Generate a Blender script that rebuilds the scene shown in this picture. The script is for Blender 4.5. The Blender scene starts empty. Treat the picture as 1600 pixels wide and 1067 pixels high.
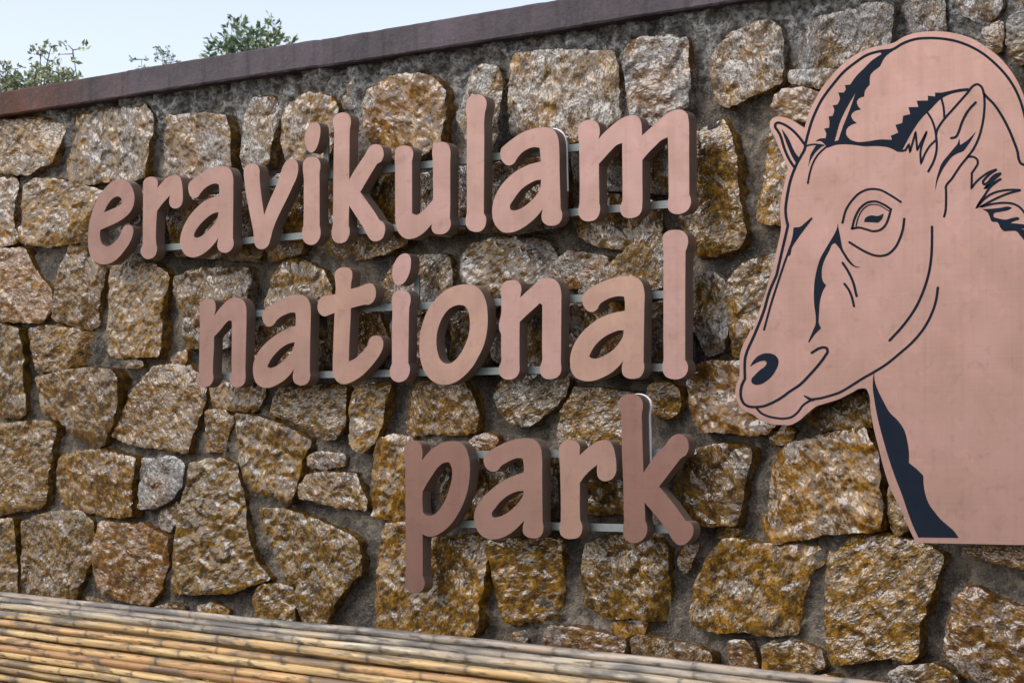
import bpy, bmesh, math, random
import numpy as np
from mathutils import Vector, Matrix, noise
from mathutils.geometry import delaunay_2d_cdt
random.seed(7)
rng = np.random.default_rng(7)
scene = bpy.context.scene
COL = scene.collection

# ---------------------------------------------------------------- camera
# World: the wall's face is the plane y = 0, x runs along it, z is up, the viewer stands at y < 0.
IW, IH, FPX = 1600.0, 1067.0, 3000.0
CAM = Vector((0.0, -5.0, 1.6))
PITCH = math.atan(173.0 / FPX)
YAW = math.atan(FPX / (4200.0 * math.cos(PITCH)))
FWD = Vector((-math.sin(YAW) * math.cos(PITCH), math.cos(YAW) * math.cos(PITCH), math.sin(PITCH)))
RGT = Vector((math.cos(YAW), math.sin(YAW), 0.0))
UPV = RGT.cross(FWD)
cd = bpy.data.cameras.new('camera')
cam = bpy.data.objects.new('camera', cd); COL.objects.link(cam)
cam.matrix_world = Matrix.Translation(CAM) @ Matrix((RGT, UPV, -FWD)).transposed().to_4x4()
cd.sensor_width = 36.0
cd.lens = FPX * 36.0 / IW
cd.clip_start, cd.clip_end = 0.05, 2000.0
cd.dof.use_dof = True
cd.dof.focus_distance = 5.75
cd.dof.aperture_fstop = 14.0
scene.camera = cam
scene.render.resolution_x, scene.render.resolution_y = 1024, 682

# ---------------------------------------------------------------- sky, sun, exposure
SUN_EL, SUN_AZ = math.radians(40), math.radians(214)   # azimuth clockwise from +y
w = bpy.data.worlds.new('World'); scene.world = w; w.use_nodes = True
nt = w.node_tree; nt.nodes.clear()
sky = nt.nodes.new('ShaderNodeTexSky'); sky.sky_type = 'NISHITA'; sky.sun_disc = False
sky.sun_elevation = SUN_EL; sky.sun_rotation = SUN_AZ
sky.altitude = 1500; sky.air_density = 1.0; sky.dust_density = 6.0; sky.ozone_density = 1.0
hsv = nt.nodes.new('ShaderNodeHueSaturation'); hsv.inputs['Saturation'].default_value = 0.48
bgn = nt.nodes.new('ShaderNodeBackground'); bgn.inputs['Strength'].default_value = 0.15
out = nt.nodes.new('ShaderNodeOutputWorld')
nt.links.new(sky.outputs[0], hsv.inputs['Color']); nt.links.new(hsv.outputs[0], bgn.inputs['Color'])
nt.links.new(bgn.outputs[0], out.inputs['Surface'])
sd = bpy.data.lights.new('sun', 'SUN'); sd.energy = 1.42; sd.angle = math.radians(40); sd.color = (1.0, 0.98, 0.955)
so = bpy.data.objects.new('sun', sd); COL.objects.link(so)
sdir = Vector((math.sin(SUN_AZ) * math.cos(SUN_EL), math.cos(SUN_AZ) * math.cos(SUN_EL), math.sin(SUN_EL)))
so.rotation_euler = (-sdir).to_track_quat('-Z', 'Y').to_euler()
so.location = (0, -8, 8)
scene.view_settings.view_transform = 'Standard'
scene.view_settings.look = 'None'
scene.view_settings.gamma = 1.0
scene.view_settings.exposure = 0.82
scene.render.engine = 'CYCLES'

# ---------------------------------------------------------------- small helpers
def ray(x, y):
    return FWD * FPX + RGT * (x - IW / 2) - UPV * (y - IH / 2)
def on_wall(x, y, d):
    """survey point on the plane d metres in front of the wall: (x, z)"""
    r = ray(x, y)
    p = CAM + r * ((-d - CAM.y) / r.y)
    return (p.x, p.z)
def at_depth(x, y, dep):
    return CAM + ray(x, y) * (dep / FPX)

def link(o, parent=None):
    COL.objects.link(o)
    if parent: o.parent = parent
    return o
def tag(o, label=None, cat=None, group=None, kind=None):
    if label: o['label'] = label
    if cat: o['category'] = cat
    if group: o['group'] = group
    if kind: o['kind'] = kind
    return o
def thing(name, loc, label, cat, group=None):
    o = bpy.data.objects.new(name, None); o.empty_display_size = 0.1
    o.location = loc; link(o)
    return tag(o, label, cat, group)
def mesh_obj(name, verts, faces, mat, parent=None, smooth=False, origin=None):
    """mesh object; verts are in world coordinates, the object's origin goes to `origin`"""
    base = Vector(origin) if origin is not None else Vector((0, 0, 0))
    me = bpy.data.meshes.new(name)
    me.from_pydata([(v[0] - base.x, v[1] - base.y, v[2] - base.z) for v in verts], [], faces)
    if mat: me.materials.append(mat)
    if smooth: me.polygons.foreach_set('use_smooth', [True] * len(me.polygons))
    me.update()
    o = bpy.data.objects.new(name, me)
    link(o, parent)
    o.location = base - (parent.location if parent else Vector((0, 0, 0)))
    return o
def box_vf(x0, x1, y0, y1, z0, z1):
    v = [(x, y, z) for x in (x0, x1) for y in (y0, y1) for z in (z0, z1)]
    return v, [(0, 1, 3, 2), (4, 6, 7, 5), (0, 4, 5, 1), (2, 3, 7, 6), (0, 2, 6, 4), (1, 5, 7, 3)]

def parse(s):
    pts, g = [], GRID['P']
    for tok in s.split():
        if tok[0] == '@': g = GRID[tok[1:]]; continue
        c = tok.endswith('!')
        a, b = tok.rstrip('!').split(',')
        pts.append((g[0] + float(a) / g[2], g[1] + float(b) / g[2], c))
    return pts
def smooth_path(pts, closed=True, step=1.6):
    """cubic through the points, breaking at corners"""
    n = len(pts); P = [Vector((p[0], p[1])) for p in pts]; res = []
    def tang(i, side):
        c = pts[i][2]
        if not closed and i == 0: return (P[1] - P[0]).normalized()
        if not closed and i == n - 1: return (P[-1] - P[-2]).normalized()
        a, b, d = P[(i - 1) % n], P[i], P[(i + 1) % n]
        h0, h1 = max((b - a).length, 1e-6), max((d - b).length, 1e-6)
        if c: return (d - b) / h1 if side > 0 else (b - a) / h0
        return ((b - a) / h0 * h1 + (d - b) / h1 * h0) / (h0 + h1)
    for i in range(n if closed else n - 1):
        j = (i + 1) % n
        L = (P[j] - P[i]).length
        if L < 1e-6: continue
        t0, t1 = tang(i, 1) * L, tang(j, -1) * L
        m = max(1, int(L / step))
        for k in range(m):
            t = k / m
            res.append((2*t**3 - 3*t*t + 1) * P[i] + (t**3 - 2*t*t + t) * t0 + (-2*t**3 + 3*t*t) * P[j] + (t**3 - t*t) * t1)
    if not closed: res.append(P[-1])
    return res
def ribbon(path, hw):
    """outline of a stroke of half width hw with round ends"""
    n = len(path); L, R = [], []
    for i in range(n):
        a, b = path[max(i - 1, 0)], path[min(i + 1, n - 1)]
        t = (b - a); t = t.normalized() if t.length > 1e-6 else Vector((1, 0))
        nn = Vector((-t.y, t.x))
        k = 1.0
        if 0 < i < n - 1:
            u, v = (path[i] - path[i-1]).normalized(), (path[i+1] - path[i]).normalized()
            k = min(1.5, 1.0 / max(0.55, math.sqrt(max(0.0, (1 + u.dot(v)) / 2))))
        L.append(path[i] + nn * hw * k); R.append(path[i] - nn * hw * k)
    def cap(c, t):
        nn = Vector((-t.y, t.x))
        return [c + (nn * math.cos(q) + t * math.sin(q)) * hw for q in [math.pi * k / 6 for k in range(1, 6)]]
    te = (path[-1] - path[-2]).normalized(); ts = (path[0] - path[1]).normalized()
    return L + cap(path[-1], te) + R[::-1] + cap(path[0], ts)

def slab(outlines, d_back, d_front, bevel=0.0006):
    """solid of the outlines ((x, z) loops) between two planes in front of the wall, through a filled curve"""
    cu = bpy.data.curves.new('tmp', 'CURVE'); cu.dimensions = '2D'; cu.fill_mode = 'BOTH'
    t = d_front - d_back
    cu.extrude = max(t / 2 - bevel, 0.0); cu.bevel_depth = bevel; cu.bevel_resolution = 0; cu.offset = -bevel
    for ol in outlines:
        sp = cu.splines.new('POLY'); sp.points.add(len(ol) - 1); sp.use_cyclic_u = True
        sp.points.foreach_set('co', [c for p in ol for c in (p[0], p[1], 0, 1)])
    o = bpy.data.objects.new('tmp', cu); COL.objects.link(o)
    dg = bpy.context.evaluated_depsgraph_get()
    me = o.evaluated_get(dg).to_mesh()
    mid = -(d_back + d_front) / 2
    V = [(v.co.x, mid - v.co.z, v.co.y) for v in me.vertices]
    N = [p.normal.z for p in me.polygons]
    F = [tuple(p.vertices) for p in me.polygons]
    o.evaluated_get(dg).to_mesh_clear()
    bpy.data.objects.remove(o); bpy.data.curves.remove(cu)
    return V, F, N
def sub_mesh(V, F, keep):
    ids, nv, nf = {}, [], []
    for f, k in zip(F, keep):
        if not k: continue
        g = []
        for i in f:
            if i not in ids: ids[i] = len(nv); nv.append(V[i])
            g.append(ids[i])
        nf.append(tuple(g))
    return nv, nf

# ---------------------------------------------------------------- materials
class M:
    def __init__(s, name):
        s.m = bpy.data.materials.new(name); s.m.use_nodes = True
        s.t = s.m.node_tree; s.b = s.t.nodes['Principled BSDF']
    def n(s, kind, **kw):
        x = s.t.nodes.new(kind)
        for k, v in kw.items():
            if k.startswith('i_'): x.inputs[k[2:].replace('_', ' ')].default_value = v
            else: setattr(x, k, v)
        return x
    def l(s, a, b): s.t.links.new(a, b)
    def noise(s, vec, scale, detail=4, rough=0.55, dist=0.0, w=None, kind=None):
        x = s.n('ShaderNodeTexNoise')
        if kind: x.noise_type = kind
        if w is not None: x.noise_dimensions = '4D'; s.l(w, x.inputs['W'])
        x.inputs['Scale'].default_value = scale; x.inputs['Detail'].default_value = detail
        x.inputs['Roughness'].default_value = rough; x.inputs['Distortion'].default_value = dist
        if vec is not None: s.l(vec, x.inputs['Vector'])
        return x.outputs['Fac']
    def ramp(s, fac, *stops, interp='LINEAR'):
        x = s.n('ShaderNodeValToRGB'); x.color_ramp.interpolation = interp
        e = x.color_ramp.elements
        while len(e) < len(stops): e.new(0.5)
        for el, (p, c) in zip(e, stops):
            el.position = p; el.color = c if len(c) == 4 else (*c, 1)
        s.l(fac, x.inputs['Fac']); return x.outputs['Color']
    def rng(s, v, a, b, c=0.0, d=1.0):
        x = s.n('ShaderNodeMapRange'); x.clamp = True
        for i, q in zip((1, 2, 3, 4), (a, b, c, d)):
            if hasattr(q, 'is_linked'): s.l(q, x.inputs[i])
            else: x.inputs[i].default_value = q
        s.l(v, x.inputs[0]); return x.outputs[0]
    def math(s, op, a, b=0.0):
        x = s.n('ShaderNodeMath', operation=op)
        for i, q in enumerate((a, b)):
            if hasattr(q, 'is_linked'): s.l(q, x.inputs[i])
            else: x.inputs[i].default_value = q
        return x.outputs[0]
    def mix(s, fac, a, b, mode='MIX'):
        x = s.n('ShaderNodeMix', data_type='RGBA', blend_type=mode)
        for i, q in ((0, fac), (6, a), (7, b)):
            if hasattr(q, 'is_linked'): s.l(q, x.inputs[i])
            else: x.inputs[i].default_value = (*q, 1) if isinstance(q, tuple) and len(q) == 3 else q
        return x.outputs[2]
    def bump(s, h, strength, dist, prev=None):
        x = s.n('ShaderNodeBump'); x.inputs['Strength'].default_value = strength; x.inputs['Distance'].default_value = dist
        s.l(h, x.inputs['Height'])
        if prev: s.l(prev, x.inputs['Normal'])
        return x.outputs[0]
    def pos(s): return s.n('ShaderNodeNewGeometry').outputs['Position']
    def obj(s): return s.n('ShaderNodeTexCoord').outputs['Object']
    def rand(s): return s.n('ShaderNodeObjectInfo').outputs['Random']
    def attr(s, name, t='OBJECT'):
        return s.n('ShaderNodeAttribute', attribute_type=t, attribute_name=name).outputs['Fac']
    def mapping(s, vec, scale=(1, 1, 1), rot=(0, 0, 0)):
        x = s.n('ShaderNodeMapping'); x.inputs['Scale'].default_value = scale; x.inputs['Rotation'].default_value = rot
        s.l(vec, x.inputs['Vector']); return x.outputs[0]
    def done(s, col=None, rough=None, normal=None, metal=None, spec=None):
        for k, q in (('Base Color', col), ('Roughness', rough), ('Normal', normal), ('Metallic', metal), ('Specular IOR Level', spec)):
            if q is None: continue
            if hasattr(q, 'is_linked'): s.l(q, s.b.inputs[k])
            else: s.b.inputs[k].default_value = (*q, 1) if isinstance(q, tuple) and len(q) == 3 else q
        return s.m

def mat_stone():
    m = M('stone'); p = m.obj(); r = m.rand(); rust = m.attr('rust')
    ws = m.math('MULTIPLY', r, 57.0)
    # each stone's bedding runs its own way
    vr = m.n('ShaderNodeVectorRotate', rotation_type='AXIS_ANGLE'); vr.inputs['Axis'].default_value = (0, 1, 0)
    m.l(p, vr.inputs['Vector']); m.l(m.math('MULTIPLY', r, 3.1), vr.inputs['Angle'])
    v0 = m.mapping(vr.outputs[0], (0.82, 1, 1.15))
    vs = m.n('ShaderNodeVectorMath', operation='SCALE'); m.l(v0, vs.inputs[0])
    m.l(m.rng(m.math('FRACT', m.math('MULTIPLY', r, 13.7)), 0, 1, 0.75, 1.35), vs.inputs['Scale'])
    v = vs.outputs[0]
    big = m.noise(v, 9.0, 2, 0.5, 0.3, ws)
    mid = m.noise(v, 40.0, 3, 0.6, 0.3, ws)
    fac = m.noise(v, 52.0, 3, 0.6, 0.25, ws, 'RIDGED_MULTIFRACTAL')
    fine = m.noise(v, 145.0, 3, 0.62, 0.15, ws)
    # pale feldspar, partly wet sky glints painted into the colour, against rust stain
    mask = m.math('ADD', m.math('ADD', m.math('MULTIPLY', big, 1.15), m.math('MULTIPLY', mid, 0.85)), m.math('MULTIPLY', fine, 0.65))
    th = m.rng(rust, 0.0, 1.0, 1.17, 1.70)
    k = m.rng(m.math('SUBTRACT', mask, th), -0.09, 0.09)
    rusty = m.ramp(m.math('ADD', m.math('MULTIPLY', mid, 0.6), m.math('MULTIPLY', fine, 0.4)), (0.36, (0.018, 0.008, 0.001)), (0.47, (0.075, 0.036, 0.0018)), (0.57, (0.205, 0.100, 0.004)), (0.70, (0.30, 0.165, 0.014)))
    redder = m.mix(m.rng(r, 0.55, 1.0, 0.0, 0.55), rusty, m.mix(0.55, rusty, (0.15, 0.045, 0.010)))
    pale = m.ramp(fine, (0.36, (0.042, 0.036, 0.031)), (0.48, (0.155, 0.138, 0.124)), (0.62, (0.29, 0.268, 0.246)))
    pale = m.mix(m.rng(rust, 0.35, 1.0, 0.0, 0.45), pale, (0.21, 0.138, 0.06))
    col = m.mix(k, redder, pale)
    col = m.mix(m.rng(fine, 0.31, 0.41, 0.5, 0.0), col, (0.022, 0.016, 0.012))
    # lichen / soot staining, strongest on the weathered stones
    soot = m.rng(m.noise(m.pos(), 5.5, 5, 0.65, 0.3), 0.49, 0.62, 0.0, 1.0)
    col = m.mix(m.math('MULTIPLY', soot, m.rng(rust, 0.1, 0.6, 0.65, 0.12)), col, (0.06, 0.058, 0.056))
    col = m.mix(1.0, col, m.ramp(m.math('FRACT', m.math('MULTIPLY', r, 7.3)), (0.0, (0.72, 0.72, 0.75)), (1.0, (1.15, 1.10, 1.02))), 'MULTIPLY')
    crack = m.rng(m.noise(v, 13.0, 4, 0.55, 0.6, ws), 0.485, 0.515)
    crack = m.math('MULTIPLY', m.math('SUBTRACT', 1.0, m.math('ABSOLUTE', m.math('SUBTRACT', m.math('MULTIPLY', crack, 2.0), 1.0))), m.rng(big, 0.45, 0.6))
    col = m.mix(m.math('MULTIPLY', crack, 0.7), col, (0.015, 0.010, 0.007))
    hc = m.math('ADD', m.math('ADD', m.math('MULTIPLY', mid, 0.22), m.math('MULTIPLY', fac, 0.22)), m.math('MULTIPLY', fine, 0.19))
    hc = m.math('SUBTRACT', hc, m.math('MULTIPLY', crack, 0.10))
    nb = m.bump(hc, 1.0, 0.022)
    wet = m.rng(rust, 0.1, 0.6)
    m.l(m.rng(wet, 0, 1, 0.55, 0.85), m.b.inputs['Coat Weight']); m.b.inputs['Coat Roughness'].default_value = 0.20; m.b.inputs['Coat IOR'].default_value = 1.57
    # the film of water smooths the fine grain: it follows only the chips
    film = m.math('ADD', m.math('MULTIPLY', m.noise(v, 30.0, 2, 0.55, 0.4, ws), 0.60), m.math('MULTIPLY', m.noise(v, 78.0, 1, 0.5, 0.3, ws), 0.19))
    m.l(m.bump(film, 1.0, 0.0150), m.b.inputs['Coat Normal'])
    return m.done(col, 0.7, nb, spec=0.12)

def mat_mortar():
    m = M('mortar'); p = m.pos()
    a = m.noise(p, 4.0, 5, 0.6, 0.3); b = m.noise(p, 48.0, 5, 0.7); c = m.noise(p, 150.0, 3, 0.7); e = m.noise(p, 11.0, 5, 0.65, 0.4)
    col = m.ramp(a, (0.36, (0.10, 0.080, 0.060)), (0.5, (0.225, 0.18, 0.132)), (0.64, (0.36, 0.295, 0.225)))
    col = m.mix(m.rng(e, 0.47, 0.58, 0.0, 0.7), col, (0.028, 0.023, 0.019))
    col = m.mix(m.rng(e, 0.42, 0.32, 0.0, 0.45), col, (0.17, 0.11, 0.045))
    col = m.mix(m.rng(b, 0.35, 0.55, 0.7, 0.0), col, (0.035, 0.029, 0.024))
    col = m.mix(m.rng(c, 0.54, 0.66, 0.0, 0.6), col, (0.36, 0.33, 0.30))
    # pale lime wash left by the run-off under the coping
    z = m.n('ShaderNodeSeparateXYZ'); m.l(p, z.inputs[0])
    lime = m.math('MULTIPLY', m.rng(z.outputs[2], 2.62, 2.80, 0.0, 0.92), m.rng(m.noise(p, 14, 6, 0.7, 0.3), 0.38, 0.50))
    col = m.mix(lime, col, m.mix(m.rng(b, 0.42, 0.58), (0.09, 0.088, 0.085), (0.44, 0.435, 0.42)))
    nb = m.bump(m.math('ADD', b, m.math('MULTIPLY', c, 0.35)), 1.0, 0.045)
    return m.done(col, 0.7, nb, spec=0.4)

def mat_coping():
    m = M('coping_paint'); p = m.pos()
    s = m.n('ShaderNodeSeparateXYZ'); m.l(p, s.inputs[0])
    a = m.noise(p, 3.0, 5, 0.6); b = m.noise(p, 45.0, 6, 0.7); st = m.noise(m.mapping(p, (14, 14, 1.5)), 1.6, 4, 0.6)
    purple = m.mix(m.rng(a, 0.3, 0.7), (0.038, 0.029, 0.034), (0.086, 0.068, 0.082))
    red = m.mix(m.rng(a, 0.3, 0.7), (0.042, 0.013, 0.007), (0.10, 0.032, 0.015))
    edge = m.math('ADD', s.outputs[0], m.math('MULTIPLY', m.math('SUBTRACT', m.noise(p, 3.2, 5), 0.5), 0.9))
    col = m.mix(m.rng(edge, -5.85, -5.25), red, purple)
    col = m.mix(m.rng(st, 0.50, 0.66, 0.0, 0.6), col, (0.022, 0.019, 0.018))
    col = m.mix(m.rng(b, 0.56, 0.68, 0.0, 0.4), col, (0.13, 0.115, 0.12))
    return m.done(col, m.rng(b, 0.3, 0.7, 0.55, 0.8), m.bump(b, 0.6, 0.008), spec=0.25)

def mat_copper(name, base, metal=0.55, rough=0.42):
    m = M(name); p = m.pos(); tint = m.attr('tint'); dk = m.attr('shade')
    g = m.noise(m.mapping(p, (220, 220, 2.2)), 1.0, 3, 0.6)
    hcross = m.noise(m.mapping(p, (2.2, 220, 200)), 1.0, 3, 0.6)
    cl = m.noise(p, 7.0, 4, 0.55, 0.5); sm = m.noise(p, 26.0, 5, 0.6, 0.6)
    c1 = m.mix(tint, (base[0] * 0.93, base[1] * 0.94, base[2] * 1.08), (base[0] * 0.98, base[1] * 1.05, base[2] * 0.92))
    c2 = m.mix(m.rng(cl, 0.38, 0.62, 0.0, 0.7), c1, (base[0] * 0.80, base[1] * 0.82, base[2] * 0.80))
    c3 = m.mix(m.rng(sm, 0.56, 0.70, 0.0, 0.42), c2, (base[0] * 0.55, base[1] * 0.55, base[2] * 0.52))
    c4 = m.mix(m.rng(m.math('ADD', g, hcross), 0.8, 1.2, 0.0, 0.22), c3, (base[0] * 1.15, base[1] * 1.15, base[2] * 1.15))
    dr = m.noise(m.mapping(p, (30, 30, 1.1)), 1.0, 4, 0.6, 0.2)
    c4 = m.mix(m.rng(dr, 0.53, 0.66, 0.0, 0.22), c4, m.mix(1.0, c4, (0.74, 0.70, 0.68), 'MULTIPLY'))
    c4 = m.mix(m.rng(m.noise(p, 13.0, 2, 0.4, 1.2), 0.63, 0.68, 0.0, 0.4), c4, m.mix(1.0, c4, (1.18, 1.12, 1.08), 'MULTIPLY'))
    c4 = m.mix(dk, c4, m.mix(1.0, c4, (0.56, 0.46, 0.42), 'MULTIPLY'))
    return m.done(c4, m.rng(cl, 0.3, 0.7, rough - 0.06, rough + 0.1), m.bump(m.math('ADD', g, hcross), 0.12, 0.001), metal=metal)

def mat_simple(name, col, rough, metal=0.0, var=0.25, scale=30, bump=0.2, spec=None):
    m = M(name); p = m.pos(); a = m.noise(p, scale, 5, 0.6)
    c = m.mix(a, tuple(q * (1 - var) for q in col), tuple(min(1, q * (1 + var)) for q in col))
    return m.done(c, m.rng(a, 0.3, 0.7, rough - 0.07, rough + 0.07), m.bump(a, bump, 0.002), metal=metal, spec=spec)

def mat_bamboo():
    m = M('bamboo'); o = m.obj(); r = m.rand(); grey = m.attr('grey'); node = m.attr('node', 'GEOMETRY'); near = m.attr('near', 'GEOMETRY')
    ws = m.math('MULTIPLY', r, 91.0)
    v = m.mapping(o, (1, 6, 6))
    streak = m.noise(m.mapping(o, (1.2, 60, 60)), 2.2, 5, 0.65, 0.2, ws)
    blot = m.noise(v, 4.5, 5, 0.62, 0.6, ws); spot = m.noise(v, 16.0, 4, 0.6, 0.4, ws)
    tan = m.ramp(streak, (0.32, (0.14, 0.078, 0.026)), (0.5, (0.31, 0.200, 0.080)), (0.66, (0.46, 0.335, 0.165)))
    tan = m.mix(m.rng(r, 0.70, 0.95, 0.0, 0.7), tan, (0.24, 0.100, 0.032))
    old = m.ramp(streak, (0.32, (0.12, 0.112, 0.10)), (0.5, (0.27, 0.25, 0.22)), (0.66, (0.44, 0.42, 0.375)))
    gk = m.rng(m.math('ADD', m.math('MULTIPLY', blot, 0.9), grey), 0.62, 0.95)
    col = m.mix(gk, tan, old)
    dark = m.math('MAXIMUM', m.rng(blot, 0.49, 0.60, 0.0, 0.85), m.rng(spot, 0.53, 0.63, 0.0, 0.9))
    dark = m.math('MAXIMUM', dark, m.math('MULTIPLY', near, m.rng(m.math('ADD', blot, m.math('MULTIPLY', spot, 0.4)), 0.62, 0.78)))
    col = m.mix(m.math('MULTIPLY', dark, 0.92), col, (0.030, 0.022, 0.017))
    col = m.mix(1.0, col, m.ramp(m.math('FRACT', m.math('MULTIPLY', r, 5.7)), (0.0, (0.85, 0.80, 0.76)), (0.4, (1.2, 1.2, 1.18)), (1.0, (1.5, 1.46, 1.36))), 'MULTIPLY')
    col = m.mix(m.math('MULTIPLY', node, 0.6), col, (0.05, 0.035, 0.022))
    return m.done(col, m.rng(streak, 0.3, 0.7, 0.35, 0.6), m.bump(m.math('ADD', streak, spot), 0.25, 0.003))

def mat_leaf(name, a, b):
    m = M(name); r = m.attr('leaf', 'GEOMETRY')
    col = m.ramp(r, (0.0, a), (1.0, b))
    m.b.inputs['Subsurface Weight'].default_value = 0.0
    return m.done(col, 0.5)

MAT = dict(stone=mat_stone(), mortar=mat_mortar(), coping=mat_coping(),
           face=mat_copper('brushed_copper', (0.282, 0.166, 0.135)),
           panel=mat_copper('copper_panel', (0.285, 0.162, 0.129)),
           side=mat_simple('bronze_return', (0.215, 0.152, 0.124), 0.42, 0.35, 0.2, 12, 0.1),
           ink=mat_simple('dark_blue_inlay', (0.006, 0.010, 0.018), 0.65, 0.0, 0.5, 22, 0.1, 0.06),
           steel=mat_simple('galvanised_steel', (0.15, 0.165, 0.162), 0.55, 0.5, 0.35, 60, 0.15),
           acrylic=mat_simple('white_acrylic', (0.82, 0.80, 0.84), 0.3, 0.0, 0.03, 5, 0.0),
           bamboo=mat_bamboo(),
           wood=mat_simple('weathered_post', (0.17, 0.125, 0.085), 0.8, 0.0, 0.4, 25, 0.5),
           ground=mat_simple('trodden_earth', (0.19, 0.155, 0.12), 0.95, 0.0, 0.35, 3.0, 0.8),
           hill=mat_simple('grassy_slope', (0.09, 0.10, 0.045), 0.95, 0.0, 0.5, 4.0, 0.8),
           bark=mat_simple('bark', (0.10, 0.08, 0.062), 0.9, 0.0, 0.4, 40, 0.5),
           leaf_a=mat_leaf('shrub_leaf', (0.20, 0.23, 0.11), (0.40, 0.42, 0.27)),
           leaf_b=mat_leaf('tree_leaf', (0.09, 0.14, 0.08), (0.21, 0.27, 0.15)),
           leaf_c=mat_leaf('yellow_green_leaf', (0.10, 0.14, 0.035), (0.21, 0.26, 0.09)))
# ---------------------------------------------------------------- outlines
# Each outline is a list of points read on a survey grid (name: origin x, y, scale);
# '!' marks a sharp corner, '@' switches the grid.  They are laid on the sign's own planes.
GRID = {
 'P': (0, 0, 1.0),
 'T1': (130, 245, 6.154), 'T2': (370, 170, 4.638), 'T3': (600, 140, 4.447), 'T4': (860, 160, 5.336),
 'T5': (300, 410, 5.204), 'T6': (540, 390, 4.848), 'T7': (760, 420, 5.613), 'T8': (880, 350, 4.105),
 'T9': (620, 670, 4.027), 'T10': (850, 605, 4.104),
 'G1': (1140, 500, 5.93), 'G2': (1190, 160, 7.62), 'G3': (1380, 120, 5.927), 'G4': (1440, 220, 6.669),
 'G5': (1270, 330, 6.669), 'G6': (1150, 280, 4.104),
 'A': (1200, 0, 4.0), 'B': (1200, 267, 4.0), 'C': (1200, 534, 4.0), 'D': (1200, 800, 4.0)}

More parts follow.
